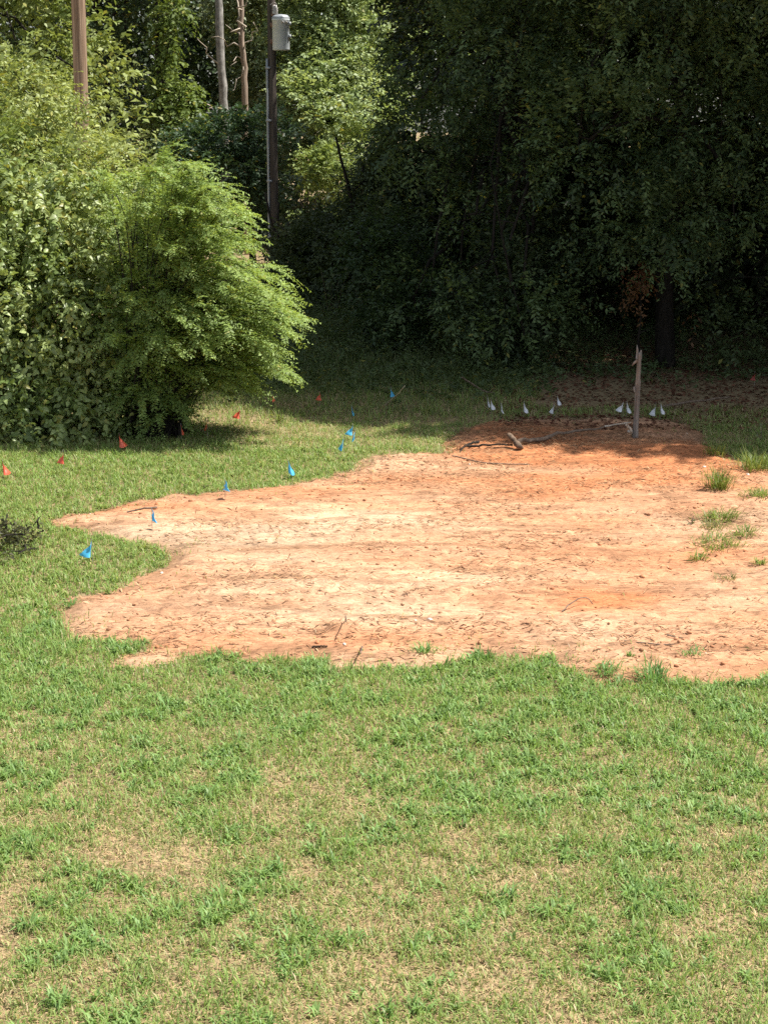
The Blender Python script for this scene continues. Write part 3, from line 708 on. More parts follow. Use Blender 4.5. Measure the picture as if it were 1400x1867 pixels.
def feathery():
    base = np.array([*gp(285, 792)[:2], 0.0]); base[2] = float(gh(base[0], base[1])) - .02
    t = thing('feathery_shrub', 'bright green feathery shrub with arching fine leaved sprays right of the vines', 'shrub', base)
    OUT = np.array([(205, 330), (300, 300), (350, 318), (415, 345), (435, 385), (432, 440), (450, 482), (505, 512), (535, 570), (520, 600), (480, 630), (510, 682), (450, 690), (410, 690), (350, 740), (300, 780), (205, 775), (185, 560)], float)
    q = np.stack([rng.uniform(195, 570, 3000), rng.uniform(300, 780, 3000)], -1); q = q[inside(q[:, 0], q[:, 1], OUT)]
    keepp = rng.random(len(q)) < .35 + .65 * sstep(210, 380, q[:, 0]); q = q[keepp][:300]
    edge = OUT[rng.integers(0, 14, 70)]; edge = edge + (np.roll(OUT, -1, 0)[rng.integers(0, 14, 70)] - edge) * 0 + rng.normal(0, 12, (70, 2))
    q = np.vstack([q, edge]); n = len(q)
    dep = base[1] + rng.uniform(-1.25, .95, n) * np.where(q[:, 1] > 640, .55, 1.0)
    E = np.stack([at(a, b, c) for (a, b), c in zip(q, dep)]) - base
    E[:, 2] = np.maximum(E[:, 2], .12)
    S0 = np.stack([np.clip(rng.normal(0, .2, n), -.4, .34), np.clip(rng.normal(0, .18, n), -.3, .3), 0 * E[:, 0]], -1)
    hz = np.linalg.norm(E[:, :2], axis=1)
    C = S0 + (E - S0) * np.array([.42, .42, 0]) ; C[:, 2] = E[:, 2] * .95 + .25 * hz + rng.uniform(.0, .3, n)
    tb = Tubes(); O, D, L, cl = [], [], [], []
    for a in range(n):
        u = np.linspace(0, 1, 9)[:, None]
        p = S0[a] * (1 - u) ** 2 + 2 * C[a] * u * (1 - u) + E[a] * u ** 2; p[0, 2] = -.08
        tb.add(p, np.linspace(.011, .0025, 9) * rng.uniform(.7, 1.2), 5)
        m = int(rng.integers(14, 24)); tt = .2 + .8 * rng.random(m) ** .8; tt[:2] = 1.0
        pt = S0[a] * (1 - tt[:, None]) ** 2 + 2 * C[a] * (tt * (1 - tt))[:, None] + E[a] * tt[:, None] ** 2
        tg = unit(2 * (C[a] - S0[a]) * (1 - tt[:, None]) + 2 * (E[a] - C[a]) * tt[:, None])
        sd = unit(np.cross(tg, np.array([0, 0, 1.])) + 1e-6)
        sg = rng.choice([-1., 1.], m)[:, None]
        d = unit(tg * rng.uniform(.5, 1.1, (m, 1)) + sd * sg * rng.uniform(.1, .8, (m, 1)) + np.array([.18, 0, .12]) + rng.normal(0, .14, (m, 3)))
        O.append(pt); D.append(d); L.append(rng.uniform(.25, .62, m) * (1.25 - .55 * tt)); cl.append(np.full(m, rng.random()) * .7 + .3 * rng.random(m))
    link('stems', tb.mesh('stems', M['bark_dark']), t)
    O, D, L, cl = np.concatenate(O), np.concatenate(D), np.concatenate(L), np.concatenate(cl)
    P2, D2 = blob_points([tuple(np.array(wb(265, 660, 21.7, 55, 75)[:3]) - base) + (.42, .5, .55), tuple(np.array(wb(235, 560, 21.7, 40, 60)[:3]) - base) + (.35, .5, .5), tuple(np.array(wb(275, 750, 21.5, 60, 30)[:3]) - base) + (.5, .35, .24)], 800, .36, 1.8, .2)
    O = np.vstack([O, P2]); D = np.vstack([D, unit(D2 + [.2, 0, 0])]); L = np.concatenate([L, rng.uniform(.25, .55, len(P2))]); cl = np.concatenate([cl, rng.random(len(P2)) * .8])
    k = O[:, 2] > .12; O, D, L, cl = O[k], D[k], L[k], cl[k]
    V, F, c = sprays(O, D, L, 22, .058, .44, .22, 1.0, (.17, .255, .07), (.37, .485, .15), cl, .95, .05, .25)
    link('foliage', build_mesh('foliage', V, [F], M['fine'], c), t)
feathery()

# ------------------------------------------------------------------ trees beyond the poles
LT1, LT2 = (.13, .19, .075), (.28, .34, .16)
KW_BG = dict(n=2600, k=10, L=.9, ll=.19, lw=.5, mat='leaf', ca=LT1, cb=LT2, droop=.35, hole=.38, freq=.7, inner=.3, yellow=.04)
GB = 'sunlit trees beyond the poles'
tree('leafy_tree', 'sunlit tree standing behind the brown pole at the left edge', 'tree', (-9.4, 38),
     [wb(20, 90, 37, 110, 100), wb(110, 60, 38, 70, 90), wb(170, 160, 37, 60, 90), wb(60, 190, 36.5, 110, 80), wb(190, 40, 39, 50, 70), wb(190, 250, 36, 60, 60), (-8.5, 38, 8.0, 2.6, 2.4, 1.8), (-9.5, 38, 10, 2.4, 2.4, 1.8), wb(-120, 120, 38, 140, 160)], 9.5, .2, dict(KW_BG, ca=(.15, .21, .055), cb=(.33, .38, .13), n=3000), group=GB, limbs=10)
tree('leafy_tree', 'dark shaded tree between the brown pole and the vine column', 'tree', (-7.6, 46),
     [wb(250, 60, 45, 50, 80), wb(240, 160, 45, 50, 70), wb(270, 250, 44, 50, 50), (-7.2, 46, 8, 2.2, 2.2, 2.2), (-6.0, 45, 10, 2.4, 2.4, 2)], 9.5, .2, dict(KW_BG, n=1500, ca=(.035, .06, .024), cb=(.07, .11, .045)), limbs=8)  # leaf colours set dark to hold the tree's own shade
tree('vine_column', 'bright green vine column climbing a dead snag left of the grey trunk', 'vine', (-5.8, 44),
     [wb(320, 80, 44, 26, 50), wb(325, 150, 44, 30, 50), wb(320, 210, 43.7, 38, 50), wb(310, 20, 44, 24, 40), wb(345, 250, 43.4, 30, 35), wb(330, 300, 43, 35, 40)], 7.0, .12,
     dict(KW_BG, n=900, k=9, L=.45, ll=.15, ca=(.10, .16, .035), cb=(.20, .26, .06), droop=.7, inner=.5), limbs=3)
tree('leafy_tree', 'bluish green flat topped small tree just left of the transformer pole', 'tree', (-3.4, 43),
     [wb(350, 270, 42.3, 50, 30), wb(420, 250, 42.3, 60, 38), wb(480, 240, 42, 50, 35), wb(520, 280, 42.6, 28, 35), wb(420, 310, 41.8, 70, 30), wb(480, 320, 42, 50, 35), wb(340, 310, 41.8, 40, 25)], 3.7, .10,
     dict(KW_BG, n=1500, k=10, L=.6, ll=.13, ca=(.035, .07, .035), cb=(.075, .13, .06), up=1.0), limbs=9)
BB = [('broad sunlit tree filling the gap right of the transformer', (-1.6, 56), [wb(560, 60, 55, 60, 80), wb(600, 130, 54, 60, 70), wb(560, 200, 53, 55, 60), wb(620, 230, 52, 50, 50), wb(640, 60, 55, 60, 80), wb(590, -40, 55, 70, 60)], (.19, .27, .11), (.43, .51, .25), 3000),
      ('yellow green sunlit tree at the top edge beside the dark oaks', (.2, 60), [wb(690, 40, 58, 60, 60), wb(670, 140, 57, 50, 70), wb(740, 60, 59, 60, 80), wb(690, 210, 56, 40, 50), wb(640, 280, 52, 45, 40), wb(700, -50, 58, 70, 60), wb(800, 40, 60, 60, 90)], (.20, .30, .10), (.46, .55, .22), 3000),
      ('pale leaved tree behind the dead red trunk and the transformer pole', (-4.2, 60), [wb(480, 50, 58, 50, 80), wb(470, 150, 58, 40, 60), wb(520, 110, 57, 40, 90), wb(430, 30, 60, 40, 50), wb(530, 240, 55, 35, 60), wb(440, -50, 58, 70, 60)], (.15, .20, .09), (.31, .35, .19), 2400)]
for (lab, b, bl, ca, cb, n) in BB:
    tree('leafy_tree', lab, 'tree', b, bl, 9.8, .2, dict(KW_BG, ca=ca, cb=cb, n=n), group=GB, limbs=9)
tree('sunlit_bush', 'small yellow green bush catching the sun right behind the transformer pole', 'shrub', (-2.4, 48), [wb(575, 305, 46, 30, 26), wb(535, 365, 45, 24, 30), wb(610, 290, 46, 28, 22), wb(590, 350, 45, 36, 30), wb(640, 350, 46, 34, 30)], 2.6, .04,
     dict(KW_BG, n=620, L=.45, ll=.12, ca=(.16, .23, .07), cb=(.34, .42, .14)), limbs=3, stems=3)

def bare_trunk(name, label, pts, depth, r, mat, branches):
    P = [at(px, py, depth) for px, py in pts]
    base = np.array([P[-1][0], P[-1][1], 0.0]); 
    t = thing(name, label, 'tree', (base[0], base[1], gh(base[0], base[1]) - .05))
    q = np.array(P) - np.array(t.location)
    q = np.vstack([q, [[0, 0, -.1]]])
    tb = Tubes(); n = len(q)
    f = np.linspace(0, 1, 24); idx = np.linspace(0, n - 1, 24)
    pts3 = np.stack([np.interp(idx, np.arange(n), q[:, a]) for a in range(3)], -1); pts3[1:-1, :2] += rng.normal(0, r * .12, (22, 2))
    tb.add(pts3, np.linspace(r * .8, r * 1.15, 24), 10, wob=.1)
    link('trunk', tb.mesh('trunk', M[mat]), t)
    if branches:
        for (a, b_, c) in branches:
            A, B = at(*a, depth) - np.array(t.location), at(*b_, depth - .4) - np.array(t.location)
            link('branch', Tubes().add(path(A, B, 7, .09), np.linspace(c, c * .3, 7), 5).mesh('branch', M['pale_wood']), t)
    return t
bare_trunk('pine_trunk', 'straight grey mottled tree trunk above the bluish small tree', [(395, -260), (397, -60), (399, 0), (403, 100), (409, 215)], 52, .125, 'bark_grey', [((404, 120), (360, 70), .03), ((409, 200), (365, 185), .035)])
bare_trunk('dead_tree', 'brownish dead tree with stripped bark and pale bare branches', [(434, -160), (440, 0), (439, 60), (446, 120), (447, 200)], 50, .085, 'bark_red',
           [((441, 70), (412, 45), .03), ((442, 85), (385, 68), .028), ((443, 60), (432, -10), .04), ((444, 120), (425, 165), .02), ((440, 30), (455, -20), .03), ((443, 100), (420, 120), .02), ((446, 90), (462, 40), .025)])

# far wood as one mass, behind everything
bl = []
for q in range(120):
    x = rng.uniform(-42, 46); y = 68 + rng.uniform(-1, 7) - (x > 12) * rng.uniform(0, 16); z = rng.uniform(0, 15)
    bl.append((x, y, z, 3.2, 2.6, 2.6))
for q in range(44): bl.append((rng.uniform(7, 30), rng.uniform(42, 49), rng.uniform(0, 12), 3, 2.6, 2.6))
for q in range(40): bl.append((rng.uniform(2, 16), rng.uniform(38, 44), rng.uniform(0, 2.5), 2.0, 1.6, 1.4))
for q in range(30): bl.append((rng.uniform(-12, 3), rng.uniform(50, 60), rng.uniform(0, 2.0), 2.4, 1.6, 1.6))
for q in range(40): bl.append((rng.uniform(-36, -9), rng.uniform(46, 62), rng.uniform(0, 12), 3, 2.6, 2.6))
for q in range(14): bl.append((rng.uniform(-9, -3.5), rng.uniform(63, 67), rng.uniform(0, 12), 2.4, 2, 2.4))
for q in range(40): bl.append((rng.uniform(-18, -2.5), rng.uniform(63, 67), rng.uniform(0, 13), 2.4, 2, 2.4))
tag(link('woods', crown_mesh('woods', bl, 25000, 9, 1.4, .36, .6, M['leaf'], (.025, .045, .018), (.065, .10, .04), hole=.3, freq=.5, inner=.1)), None, None, kind='stuff')

# ------------------------------------------------------------------ weeds in the shade
x, y = rng.uniform(-4.5, 8.5, 16000), rng.uniform(23.6, 34, 16000)
k = (rng.random(16000) < sstep(23.6, 27.5, y) * np.where(x > 2.6, .35 * sstep(24.5, 27, y), 1.0)) & (fbm(x * .8, y * .8, 3.) > .36); x, y = x[k], y[k]; n = len(x)
O = np.stack([x, y, gh(x, y)], -1); D = unit(np.stack([rng.normal(0, .4, n), rng.normal(0, .4, n), np.ones(n)], -1))
hgt = (.18 + .75 * sstep(24, 31, y) * np.where(x > 2.6, .4, 1.0)) * rng.uniform(.5, 1.3, n)
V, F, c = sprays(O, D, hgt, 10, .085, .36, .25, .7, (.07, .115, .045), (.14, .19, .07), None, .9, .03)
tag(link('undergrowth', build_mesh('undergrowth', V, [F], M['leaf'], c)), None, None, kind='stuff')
wd = Heap()
x, y = rng.uniform(-4.5, 4.5, 26000), rng.uniform(23.0, 33, 26000); k = rng.random(26000) < sstep(2.4, .8, x); x, y = x[k], y[k]; n = len(x)
V, Q, T = blades(np.stack([x, y, gh(x, y) - .01], -1), rng.uniform(0, 6.283, n), (.10 + .42 * sstep(23.5, 30, y)) * rng.uniform(.5, 1.3, n), rng.uniform(.007, .013, n), rng.uniform(.1, .7, n))
wd.add(V, Q, T, lerp((.10, .15, .05), (.22, .24, .10), rng.random(n)))
tag(link('tall_grass', wd.mesh('tall_grass', M['grass'])), None, None, kind='stuff')
x, y = rng.uniform(1.5, 9, 11000), rng.uniform(21.8, 30, 11000); n = len(x)
P = np.stack([x, y, surf(x, y) + rng.uniform(0, .03, n)], -1); a = rng.uniform(0, 6.283, n)
V, F = leaf_quads(P, np.stack([np.cos(a), np.sin(a), rng.normal(0, .25, n)], -1), np.array([0, 0, 1.]) + rng.normal(0, .35, (n, 3)), rng.uniform(.05, .11, n), rng.uniform(.02, .045, n))
tag(link('leaf_litter', build_mesh('leaf_litter', V, [F], M['straw'], lerp((.09, .032, .02), (.24, .12, .07), rng.random(n) ** 1.6))), None, None, kind='stuff')

# ------------------------------------------------------------------ individual clumps and plants
def clump(name, label, cat, px, py, w_px, h_px, n, ca, cb, group=None, kind='blade', lw=(.006, .010), lean=(.1, .75)):
    if h_px < 22 and w_px > 22: lean = (.5, 1.0); h_px *= 1.7
    c = gp(px, py); s = F_PX / (c[1] * cT + CAM_H * sT); rad = w_px / s / 2; h = h_px / s
    c[2] = float(surf(c[0], c[1])) - .005
    P = np.stack([rng.normal(0, rad * .42, n), rng.normal(0, rad * .42, n), 0 * np.zeros(n)], -1)
    P[:, 2] = surf(P[:, 0] + c[0], P[:, 1] + c[1]) - c[2] - .004
    hp = Heap(); V, Q, T = blades(P, np.arctan2(P[:, 1], P[:, 0]) + rng.normal(0, 1.0, n), h * rng.uniform(.6, 1.25, n), rng.uniform(*lw, n), rng.uniform(*lean, n), .4)
    hp.add(V, Q, T, lerp(ca, cb, rng.random(n)))
    o = link(name, hp.mesh(name, M['grass']), None, tuple(c))
    return tag(o, label, cat, group)
GG = 'grass tufts growing in the bare dirt'
GA, GBc = (.13, .20, .045), (.24, .28, .07)
for (px, py, wp, hp_, n, lab) in (
        (1310, 894, 44, 40, 130, 'tall upright yellow green grass tuft near the right edge of the dirt'),
        (1303, 832, 40, 22, 80, 'small bright grass tuft at the shade line right of the post'),
        (1375, 862, 60, 34, 150, 'wide grass tuft at the right frame edge below the shade line'),
        (1390, 912, 70, 16, 120, 'flat grass mat at the right frame edge under the tall tuft'),
        (1312, 950, 66, 16, 140, 'flat grass mat in the dirt directly below the tall upright tuft'),
        (1300, 966, 60, 12, 70, 'thin sparse grass mat between two thicker mats in the dirt'),
        (1310, 998, 100, 14, 150, 'long low strip of grass lying across the dirt at right'),
        (1358, 980, 44, 14, 60, 'small grass mat above the right end of the long strip'),
        (1272, 1024, 26, 14, 45, 'little round green tuft under the left end of the long strip'),
        (1385, 1034, 24, 12, 35, 'little tuft below the long strip close to the frame edge'),
        (1325, 1058, 50, 8, 30, 'sparse brownish tuft lowest of those on the right dirt'),
        (1190, 1240, 60, 36, 110, 'spiky light green tuft jutting from the lawn edge at lower right'),
        (1105, 1226, 44, 18, 60, 'low tuft on the dirt left of the spiky lawn edge tuft'),
        (1130, 1243, 24, 12, 35, 'small tuft at the lawn edge between low tuft and spiky tuft'),
        (1262, 1198, 40, 10, 35, 'flattened tuft on the dirt right of the spiky tuft'),
        (1148, 1200, 16, 12, 20, 'tiny tuft above the low tuft on the lower right dirt'),
        (772, 1194, 30, 16, 50, 'small tuft standing off the middle of the lower lawn edge'),
        (880, 1198, 50, 20, 70, 'rounded tuft joined to the lower lawn edge right of centre'),
        (125, 1100, 26, 14, 40, 'small tuft on the dirt at its left side'),
        (230, 1172, 80, 12, 80, 'thin tongue of grass reaching into the lower left dirt')):
    dry_ = 'brownish' in lab or 'sparse' in lab
    clump('grass_tuft', lab, 'grass tuft', px, py, wp, hp_ * 1.2, int(n * 1.3), (.14, .17, .055) if dry_ else GA if py < 1100 else G_BLUE, (.26, .24, .09) if dry_ else GBc if py < 1100 else (.16, .28, .08), GG)

def plant(label, px, py, h_px, nb, k, ll, ca, cb, cat='weed', spread=.5):
    c = gp(px, py); s = F_PX / (c[1] * cT + CAM_H * sT); h = h_px / s
    c[2] = float(surf(c[0], c[1])) - .005
    t = thing('weed_plant', label, cat, c)
    D = unit(np.stack([rng.normal(0, spread, nb), rng.normal(0, spread, nb), np.ones(nb)], -1)); O = np.zeros((nb, 3))
    L = h * rng.uniform(.75, 1.1, nb)
    V, F, cc = sprays(O, D, L, k, ll, .45, .2, .8, ca, cb, None, .9)
    link('leaves', build_mesh('leaves', V, [F], M['fine'], cc), t)
    tb = Tubes()
    for q in range(nb):
        u = np.linspace(0, 1, 4)[:, None]; p = D[q] * L[q] * u; p[:, 2] -= .2 * L[q] * u[:, 0] ** 2
        tb.add(p, np.linspace(.006, .002, 4), 5)
    link('stem', tb.mesh('stem', M['twig']), t)
plant('small bright weed standing at the shade line right of the red flag', 507, 768, 30, 4, 8, .07, (.14, .20, .05), (.24, .28, .08))
plant('little leafy weed alone on the dirt left of the grass mats', 1260, 958, 18, 3, 5, .045, (.10, .13, .05), (.17, .19, .08))
plant('leafy weed at the dirt edge left of the grey blue flag', 372, 892, 16, 4, 6, .045, (.16, .20, .04), (.26, .27, .06))
plant('tall feathery weed in the shade left of the low shrub', 605, 612, 150, 5, 22, .10, (.05, .09, .03), (.09, .14, .05), spread=.10)
plant('second slimmer feathery weed beside the tall one in the shade', 655, 612, 110, 4, 18, .10, (.05, .09, .03), (.09, .14, .05), spread=.10)
plant('pale curling weed sprout in the shade at the right frame edge', 1386, 800, 40, 3, 4, .07, (.2, .24, .12), (.3, .33, .18), spread=.25)

def twig_thing(name, label, cat, pts, r, mat='twig', depthless=True, lift=.01, side=None):
    """pts: (px, py, height above the ground) read at the ground"""
    P = []
    for (px, py, h) in pts:
        g = gp(px, py, h); P.append([g[0], g[1], float(surf(g[0], g[1])) + h + lift])
    P = np.array(P); o0 = P[0].copy(); o0[2] -= pts[0][2]
    idx = np.linspace(0, len(P) - 1, 14); Q = np.stack([np.interp(idx, np.arange(len(P)), P[:, a]) for a in range(3)], -1) - o0
    Q[1:-1] += rng.normal(0, max(r) * .25, (12, 3))
    rr = np.interp(np.linspace(0, 1, 14), (0, 1), r)
    o = link(name, Tubes().add(Q, rr, 8, wob=.12).mesh(name, M[mat]), None, tuple(o0))
    return tag(o, label, cat) if label else o

# fallen branch by the post: thick bark piece, thin far end, stub
def branch_thing():
    pts = [(944, 799, .05), (985, 796, .05), (1020, 790, .05), (1060, 782, .07), (1100, 775, .10), (1141, 770, .16)]
    P = []
    for (px, py, h) in pts:
        g = gp(px, py + 4, h); P.append([g[0], g[1], float(surf(g[0], g[1])) + h])
    P = np.array(P); o0 = np.array([P[0][0], P[0][1], float(surf(P[0][0], P[0][1]))])
    t = thing('fallen_branch', 'long fallen branch with a stub at its thick end beside the post', 'branch', o0)
    idx = np.linspace(0, len(P) - 1, 22); Q = np.stack([np.interp(idx, np.arange(len(P)), P[:, a]) for a in range(3)], -1) - o0
    Q[1:-1] += rng.normal(0, .008, (20, 3))
    link('limb', Tubes().add(Q, np.interp(np.linspace(0, 1, 22), [0, .3, .45, 1], [.030, .026, .018, .010]), 10, wob=.14).mesh('limb', M['twig']), t)
    tip = np.vstack([Q[-5:], [Q[-1] + (Q[-1] - Q[-2]) * .8]]); tip[:, 2] += .003
    link('bare_tip', Tubes().add(tip, np.array([.0135, .0135, .013, .0125, .012, .007]), 8, wob=.1).mesh('bare_tip', M['pale_wood']), t)
    a = gp(926, 800, .10); b = gp(950, 816, .05)
    S = np.array([[a[0], a[1], .16], [(a[0] + b[0]) / 2, (a[1] + b[1]) / 2, .11], [b[0], b[1], .05]]); S[:, 2] += float(surf(a[0], a[1]))
    S = np.stack([np.interp(np.linspace(0, 2, 7), np.arange(3), S[:, q]) for q in range(3)], -1) - o0
    link('stub', Tubes().add(S, np.array([.030, .036, .038, .036, .040, .042, .030]), 9, wob=.22).mesh('stub', M['branch_bark']), t)
branch_thing()
twig_thing('stick', 'curved thin dark stick on the dirt left of the branch stub', 'stick', [(848, 818, .01), (868, 815, .03), (895, 812, .05), (934, 814, .02)], (.016, .010), 'bark_dark')
twig_thing('stick', 'forked dark stick end lying left of the curved thin stick', 'stick', [(838, 826, .0), (850, 815, .03), (864, 808, .06), (872, 806, .05)], (.010, .018), 'bark_dark')
twig_thing('stick', 'short pale stick leaning on the foot of the wooden post', 'stick', [(1141, 780, .16), (1152, 794, .05), (1154, 798, .0)], (.020, .018), 'pale_wood')
twig_thing('stick', 'thin straight twig lying on the dirt below the curved stick', 'stick', [(825, 836, .0), (880, 846, .01), (965, 848, .0)], (.008, .006), 'twig')
twig_thing('stick', 'thin twig arching over the dirt at lower right', 'stick', [(1024, 1118, .0), (1040, 1104, .04), (1056, 1097, .06), (1070, 1096, .05), (1080, 1108, .0)], (.006, .004), 'twig')
twig_thing('stick', 'straight dark twig on the smooth dirt above the spiky tuft', 'stick', [(1137, 1175, 0), (1180, 1178, .004), (1215, 1180, .0), (1228, 1178, .01)], (.006, .005), 'twig')
twig_thing('stick', 'short dark twig right of and above the long straight twig', 'stick', [(1215, 1166, 0), (1245, 1171, .0)], (.006, .004), 'twig')
twig_thing('stick', 'upright twig stuck in the dirt above the brown dirt mound', 'stick', [(630, 1139, .0), (631, 1139, .07), (631, 1139, .15)], (.006, .004), 'twig')
twig_thing('stick', 'thin upright twig right of the brown dirt mound', 'stick', [(660, 1187, .0), (660, 1187, .05), (657, 1188, .14)], (.007, .004), 'twig')
twig_thing('stick', 'dark flat stick at the lawn edge left of the mound', 'stick', [(569, 1182, 0), (597, 1182, .006)], (.007, .006), 'bark_dark')
twig_thing('stick', 'long dark root lying on the upper left dirt by the blue flags', 'stick', [(232, 939, 0), (262, 939, .01), (287, 933, .03)], (.008, .012), 'twig')
twig_thing('stick', 'pale fallen limb half hidden in the shade left of the white flags', 'branch', [(842, 686, .3), (862, 700, .15), (880, 712, .05), (905, 716, .04)], (.016, .008), 'twig')
twig_thing('stick', 'thin bare twig sticking up behind the shaded blue flag', 'stick', [(702, 735, 0), (722, 718, .3), (738, 700, .5)], (.012, .006), 'pale_wood')
twig_thing('stick', 'long grey branch lying in leaf litter behind the rightmost white flags', 'branch', [(1205, 738, .05), (1260, 728, .10), (1330, 722, .08)], (.02, .012), 'twig')

def stone(label, px, py, sx, sy, sz):
    c = gp(px, py); c[2] = float(surf(c[0], c[1])) + sz * .3
    V, Fq = lumps(np.zeros((1, 3)), np.array([[sx, sy, sz]]), .18)
    o = link('stone', build_mesh('stone', V, [Fq.reshape(-1, 3)], M['stone'], smooth=False), None, tuple(c)); tag(o, label, 'stone')
stone('flat pale stone chip right of the upright twig on the dirt', 783, 1137, .045, .02, .012)
stone('small pale stone just left of the flat chip', 757, 1137, .018, .015, .012)
stone('white stone on the dirt under the right grass tufts', 1362, 871, .028, .022, .02)
stone('buff stone near the shade line left of the upright grass tuft', 1283, 855, .030, .022, .02)
stone('pale grey stone at the foot of the wooden post', 1148, 790, .05, .04, .035)
stone('pale stone chip at the lawn edge beside the dark flat stick', 628, 1179, .032, .014, .010)

# brush pile at the left frame edge, its dark leaf colours standing in for shade
def brush():
    c = gp(12, 1012); c[2] = float(gh(c[0], c[1]))
    t = thing('brush_pile', 'heap of brush, coloured dark for shade, in the grass at the left frame edge', 'brush pile', c)
    tb = Tubes()
    for q in range(14):
        a = np.clip(rng.normal(0, .3, 3), -.45, .4) * np.array([1.1, .6, 0]) + np.array([-.15, .1, rng.uniform(.02, .3)]); an = rng.uniform(0, 6.283); l = rng.uniform(.2, .42)
        b = a + np.array([math.cos(an) * l, math.sin(an) * l, rng.uniform(-.12, .25)]); b[2] = max(b[2], .02)
        tb.add(path(a, b, 5, .03), np.linspace(.011, .003, 5), 5)
    link('twigs', tb.mesh('twigs', M['bark_dark']), t)
    link('leaves', crown_mesh('leaves', [(-.4, .1, .08, .5, .6, .10), (-.05, .15, .05, .3, .4, .06), (-.6, .3, .1, .4, .5, .12)], 700, 8, .22, .055, .5, M['leaf'], (.028, .036, .016), (.11, .11, .05), hole=.3, zmin=.0), t)
brush()

# ------------------------------------------------------------------ wooden post
def post():
    c = gp(1157, 801); c[2] = float(surf(c[0], c[1])) - .05
    t = thing('wooden_post', 'weathered grey wooden post with a splintered top at the dirt edge', 'post', c)
    H = 1.17; n = 22; z = np.linspace(0, H, n)
    p = np.stack([np.interp(z, [0, .5, .9, H], [0, .012, .012, .022]), .01 * np.sin(z * 3), z], -1)
    r = np.interp(z, [0, .1, .7, .78, .82, 1.05, H], [.041, .037, .034, .037, .031, .028, .025])
    link('shaft', Tubes().add(p, r, 12, wob=.09).mesh('shaft', M['post']), t)
    tb = Tubes()
    tb.add(np.array([[-.012, 0, H - .08], [-.010, 0, H + .03], [-.018, .005, H + .10]]), np.array([.02, .014, .004]), 6, wob=.2)
    tb.add(np.array([[.03, 0, H - .08], [.034, .0, H + .01], [.036, 0, H + .035]]), np.array([.018, .016, .008]), 6, wob=.2)
    tb.add(np.array([[-.01, 0, H - .10], [-.05, -.01, H - .13], [-.075, -.01, H - .17]]), np.array([.02, .016, .008]), 6, wob=.2)
    tb.add(np.array([[-.03, -.02, .66], [-.044, -.03, .70], [-.04, -.02, .73]]), np.array([.012, .014, .008]), 6, wob=.2)
    link('splinters', tb.mesh('splinters', M['post']), t)
post()

# ------------------------------------------------------------------ utility poles
def lathe(prof, k=24):
    prof = np.asarray(prof, float); a = np.arange(k) * 2 * math.pi / k
    V = np.stack([prof[:, 0][:, None] * np.cos(a), prof[:, 0][:, None] * np.sin(a), np.repeat(prof[:, 1][:, None], k, 1)], -1)
    i = np.arange(len(prof) * k).reshape(-1, k); j = np.roll(i, -1, 1)
    return V.reshape(-1, 3), np.stack([i[:-1], j[:-1], j[1:], i[1:]], -1).reshape(-1, 4)
def lathe_obj(name, prof, mat, parent, loc, k=24, rot=(0, 0, 0)):
    V, Q = lathe(prof, k); return link(name, build_mesh(name, V, [Q], M[mat], smooth=True), parent, loc, rot)
def box_obj(name, s, mat, parent, loc, rot=(0, 0, 0)):
    x, y, z = np.array(s) / 2; b = min(s) * .12
    V = []; 
    for sz in (-1, 1):
        for (sx, sy) in ((-1, -1), (1, -1), (1, 1), (-1, 1)): V.append((sx * (x - b), sy * (y - b), sz * z))
        for (sx, sy) in ((-1, -1), (1, -1), (1, 1), (-1, 1)): V.append((sx * x, sy * y, sz * (z - b)))
    Q = [(3, 2, 1, 0), (8, 9, 10, 11)]
    for q in range(4):
        p = (q + 1) % 4
        Q += [(q, p, 4 + p, 4 + q), (4 + q, 4 + p, 12 + p, 12 + q), (12 + q, 12 + p, 8 + p, 8 + q)]
    return link(name, build_mesh(name, V, [np.array(Q)], M[mat]), parent, loc, rot)

def pole_mesh(name, h, r0, r1, mat, k=16, lean=0.0):
    z = np.linspace(-.2, h, 30); p = np.stack([lean * z / h, 0 * z, z], -1)
    return Tubes().add(p, np.linspace(r0, r1, 30), k, wob=.035).mesh(name, M[mat])

p0 = at(141, 100, 33.5)
t = thing('utility_pole', 'bare weathered brown wooden pole rising out of the left thicket', 'utility pole', (p0[0], p0[1], -.05))
link('shaft', pole_mesh('shaft', 11, .125, .150, 'pole_brown', lean=.12), t)

p0 = at(498, 300, 40.0); s47 = F_PX / 47.0
t = thing('utility_pole', 'dark wooden pole carrying a grey transformer and a conduit', 'utility pole', (p0[0], p0[1], -.05))
top = at(494, 0, 40.0); ln = (top[0] - p0[0]) / (top[2] - at(498, 300, 40)[2])
Hp = 11.0
link('shaft', pole_mesh('shaft', Hp, .112, .085, 'pole_dark', lean=ln * Hp), t)
def on_pole(px, py, dy=0.0):
    q = at(px, py, 40.0 + dy); return (q[0] - p0[0], dy, q[2] + .05)
zc0, zc1 = .1, on_pole(490, 107)[2]
xs = on_pole(490, 300)[0]
cz = np.linspace(zc0, zc1, 14); cp = np.stack([-.105 + ln * (cz - 2.6), -.085 + 0 * cz, cz], -1)
cd_ = link('conduit', Tubes().add(cp, .030, 10).mesh('conduit', M['galv']), t)
for zz in (1.3, 2.6, 4.0, 5.2):
    box_obj('strap', (.13, .03, .05), 'galv', cd_, (-.085 + ln * (zz - 2.6), -.115, zz))
tb0 = on_pole(513, 92, -.12); tt0 = on_pole(513, 34, -.12); rT = .20; hT = tt0[2] - tb0[2]
tr = lathe_obj('transformer', [(0, 0), (rT * .93, 0), (rT, .025), (rT, hT - .05), (rT * 1.04, hT - .045), (rT * 1.04, hT - .01), (rT, hT)], 'steel', t, (tb0[0], -.16, tb0[2]))
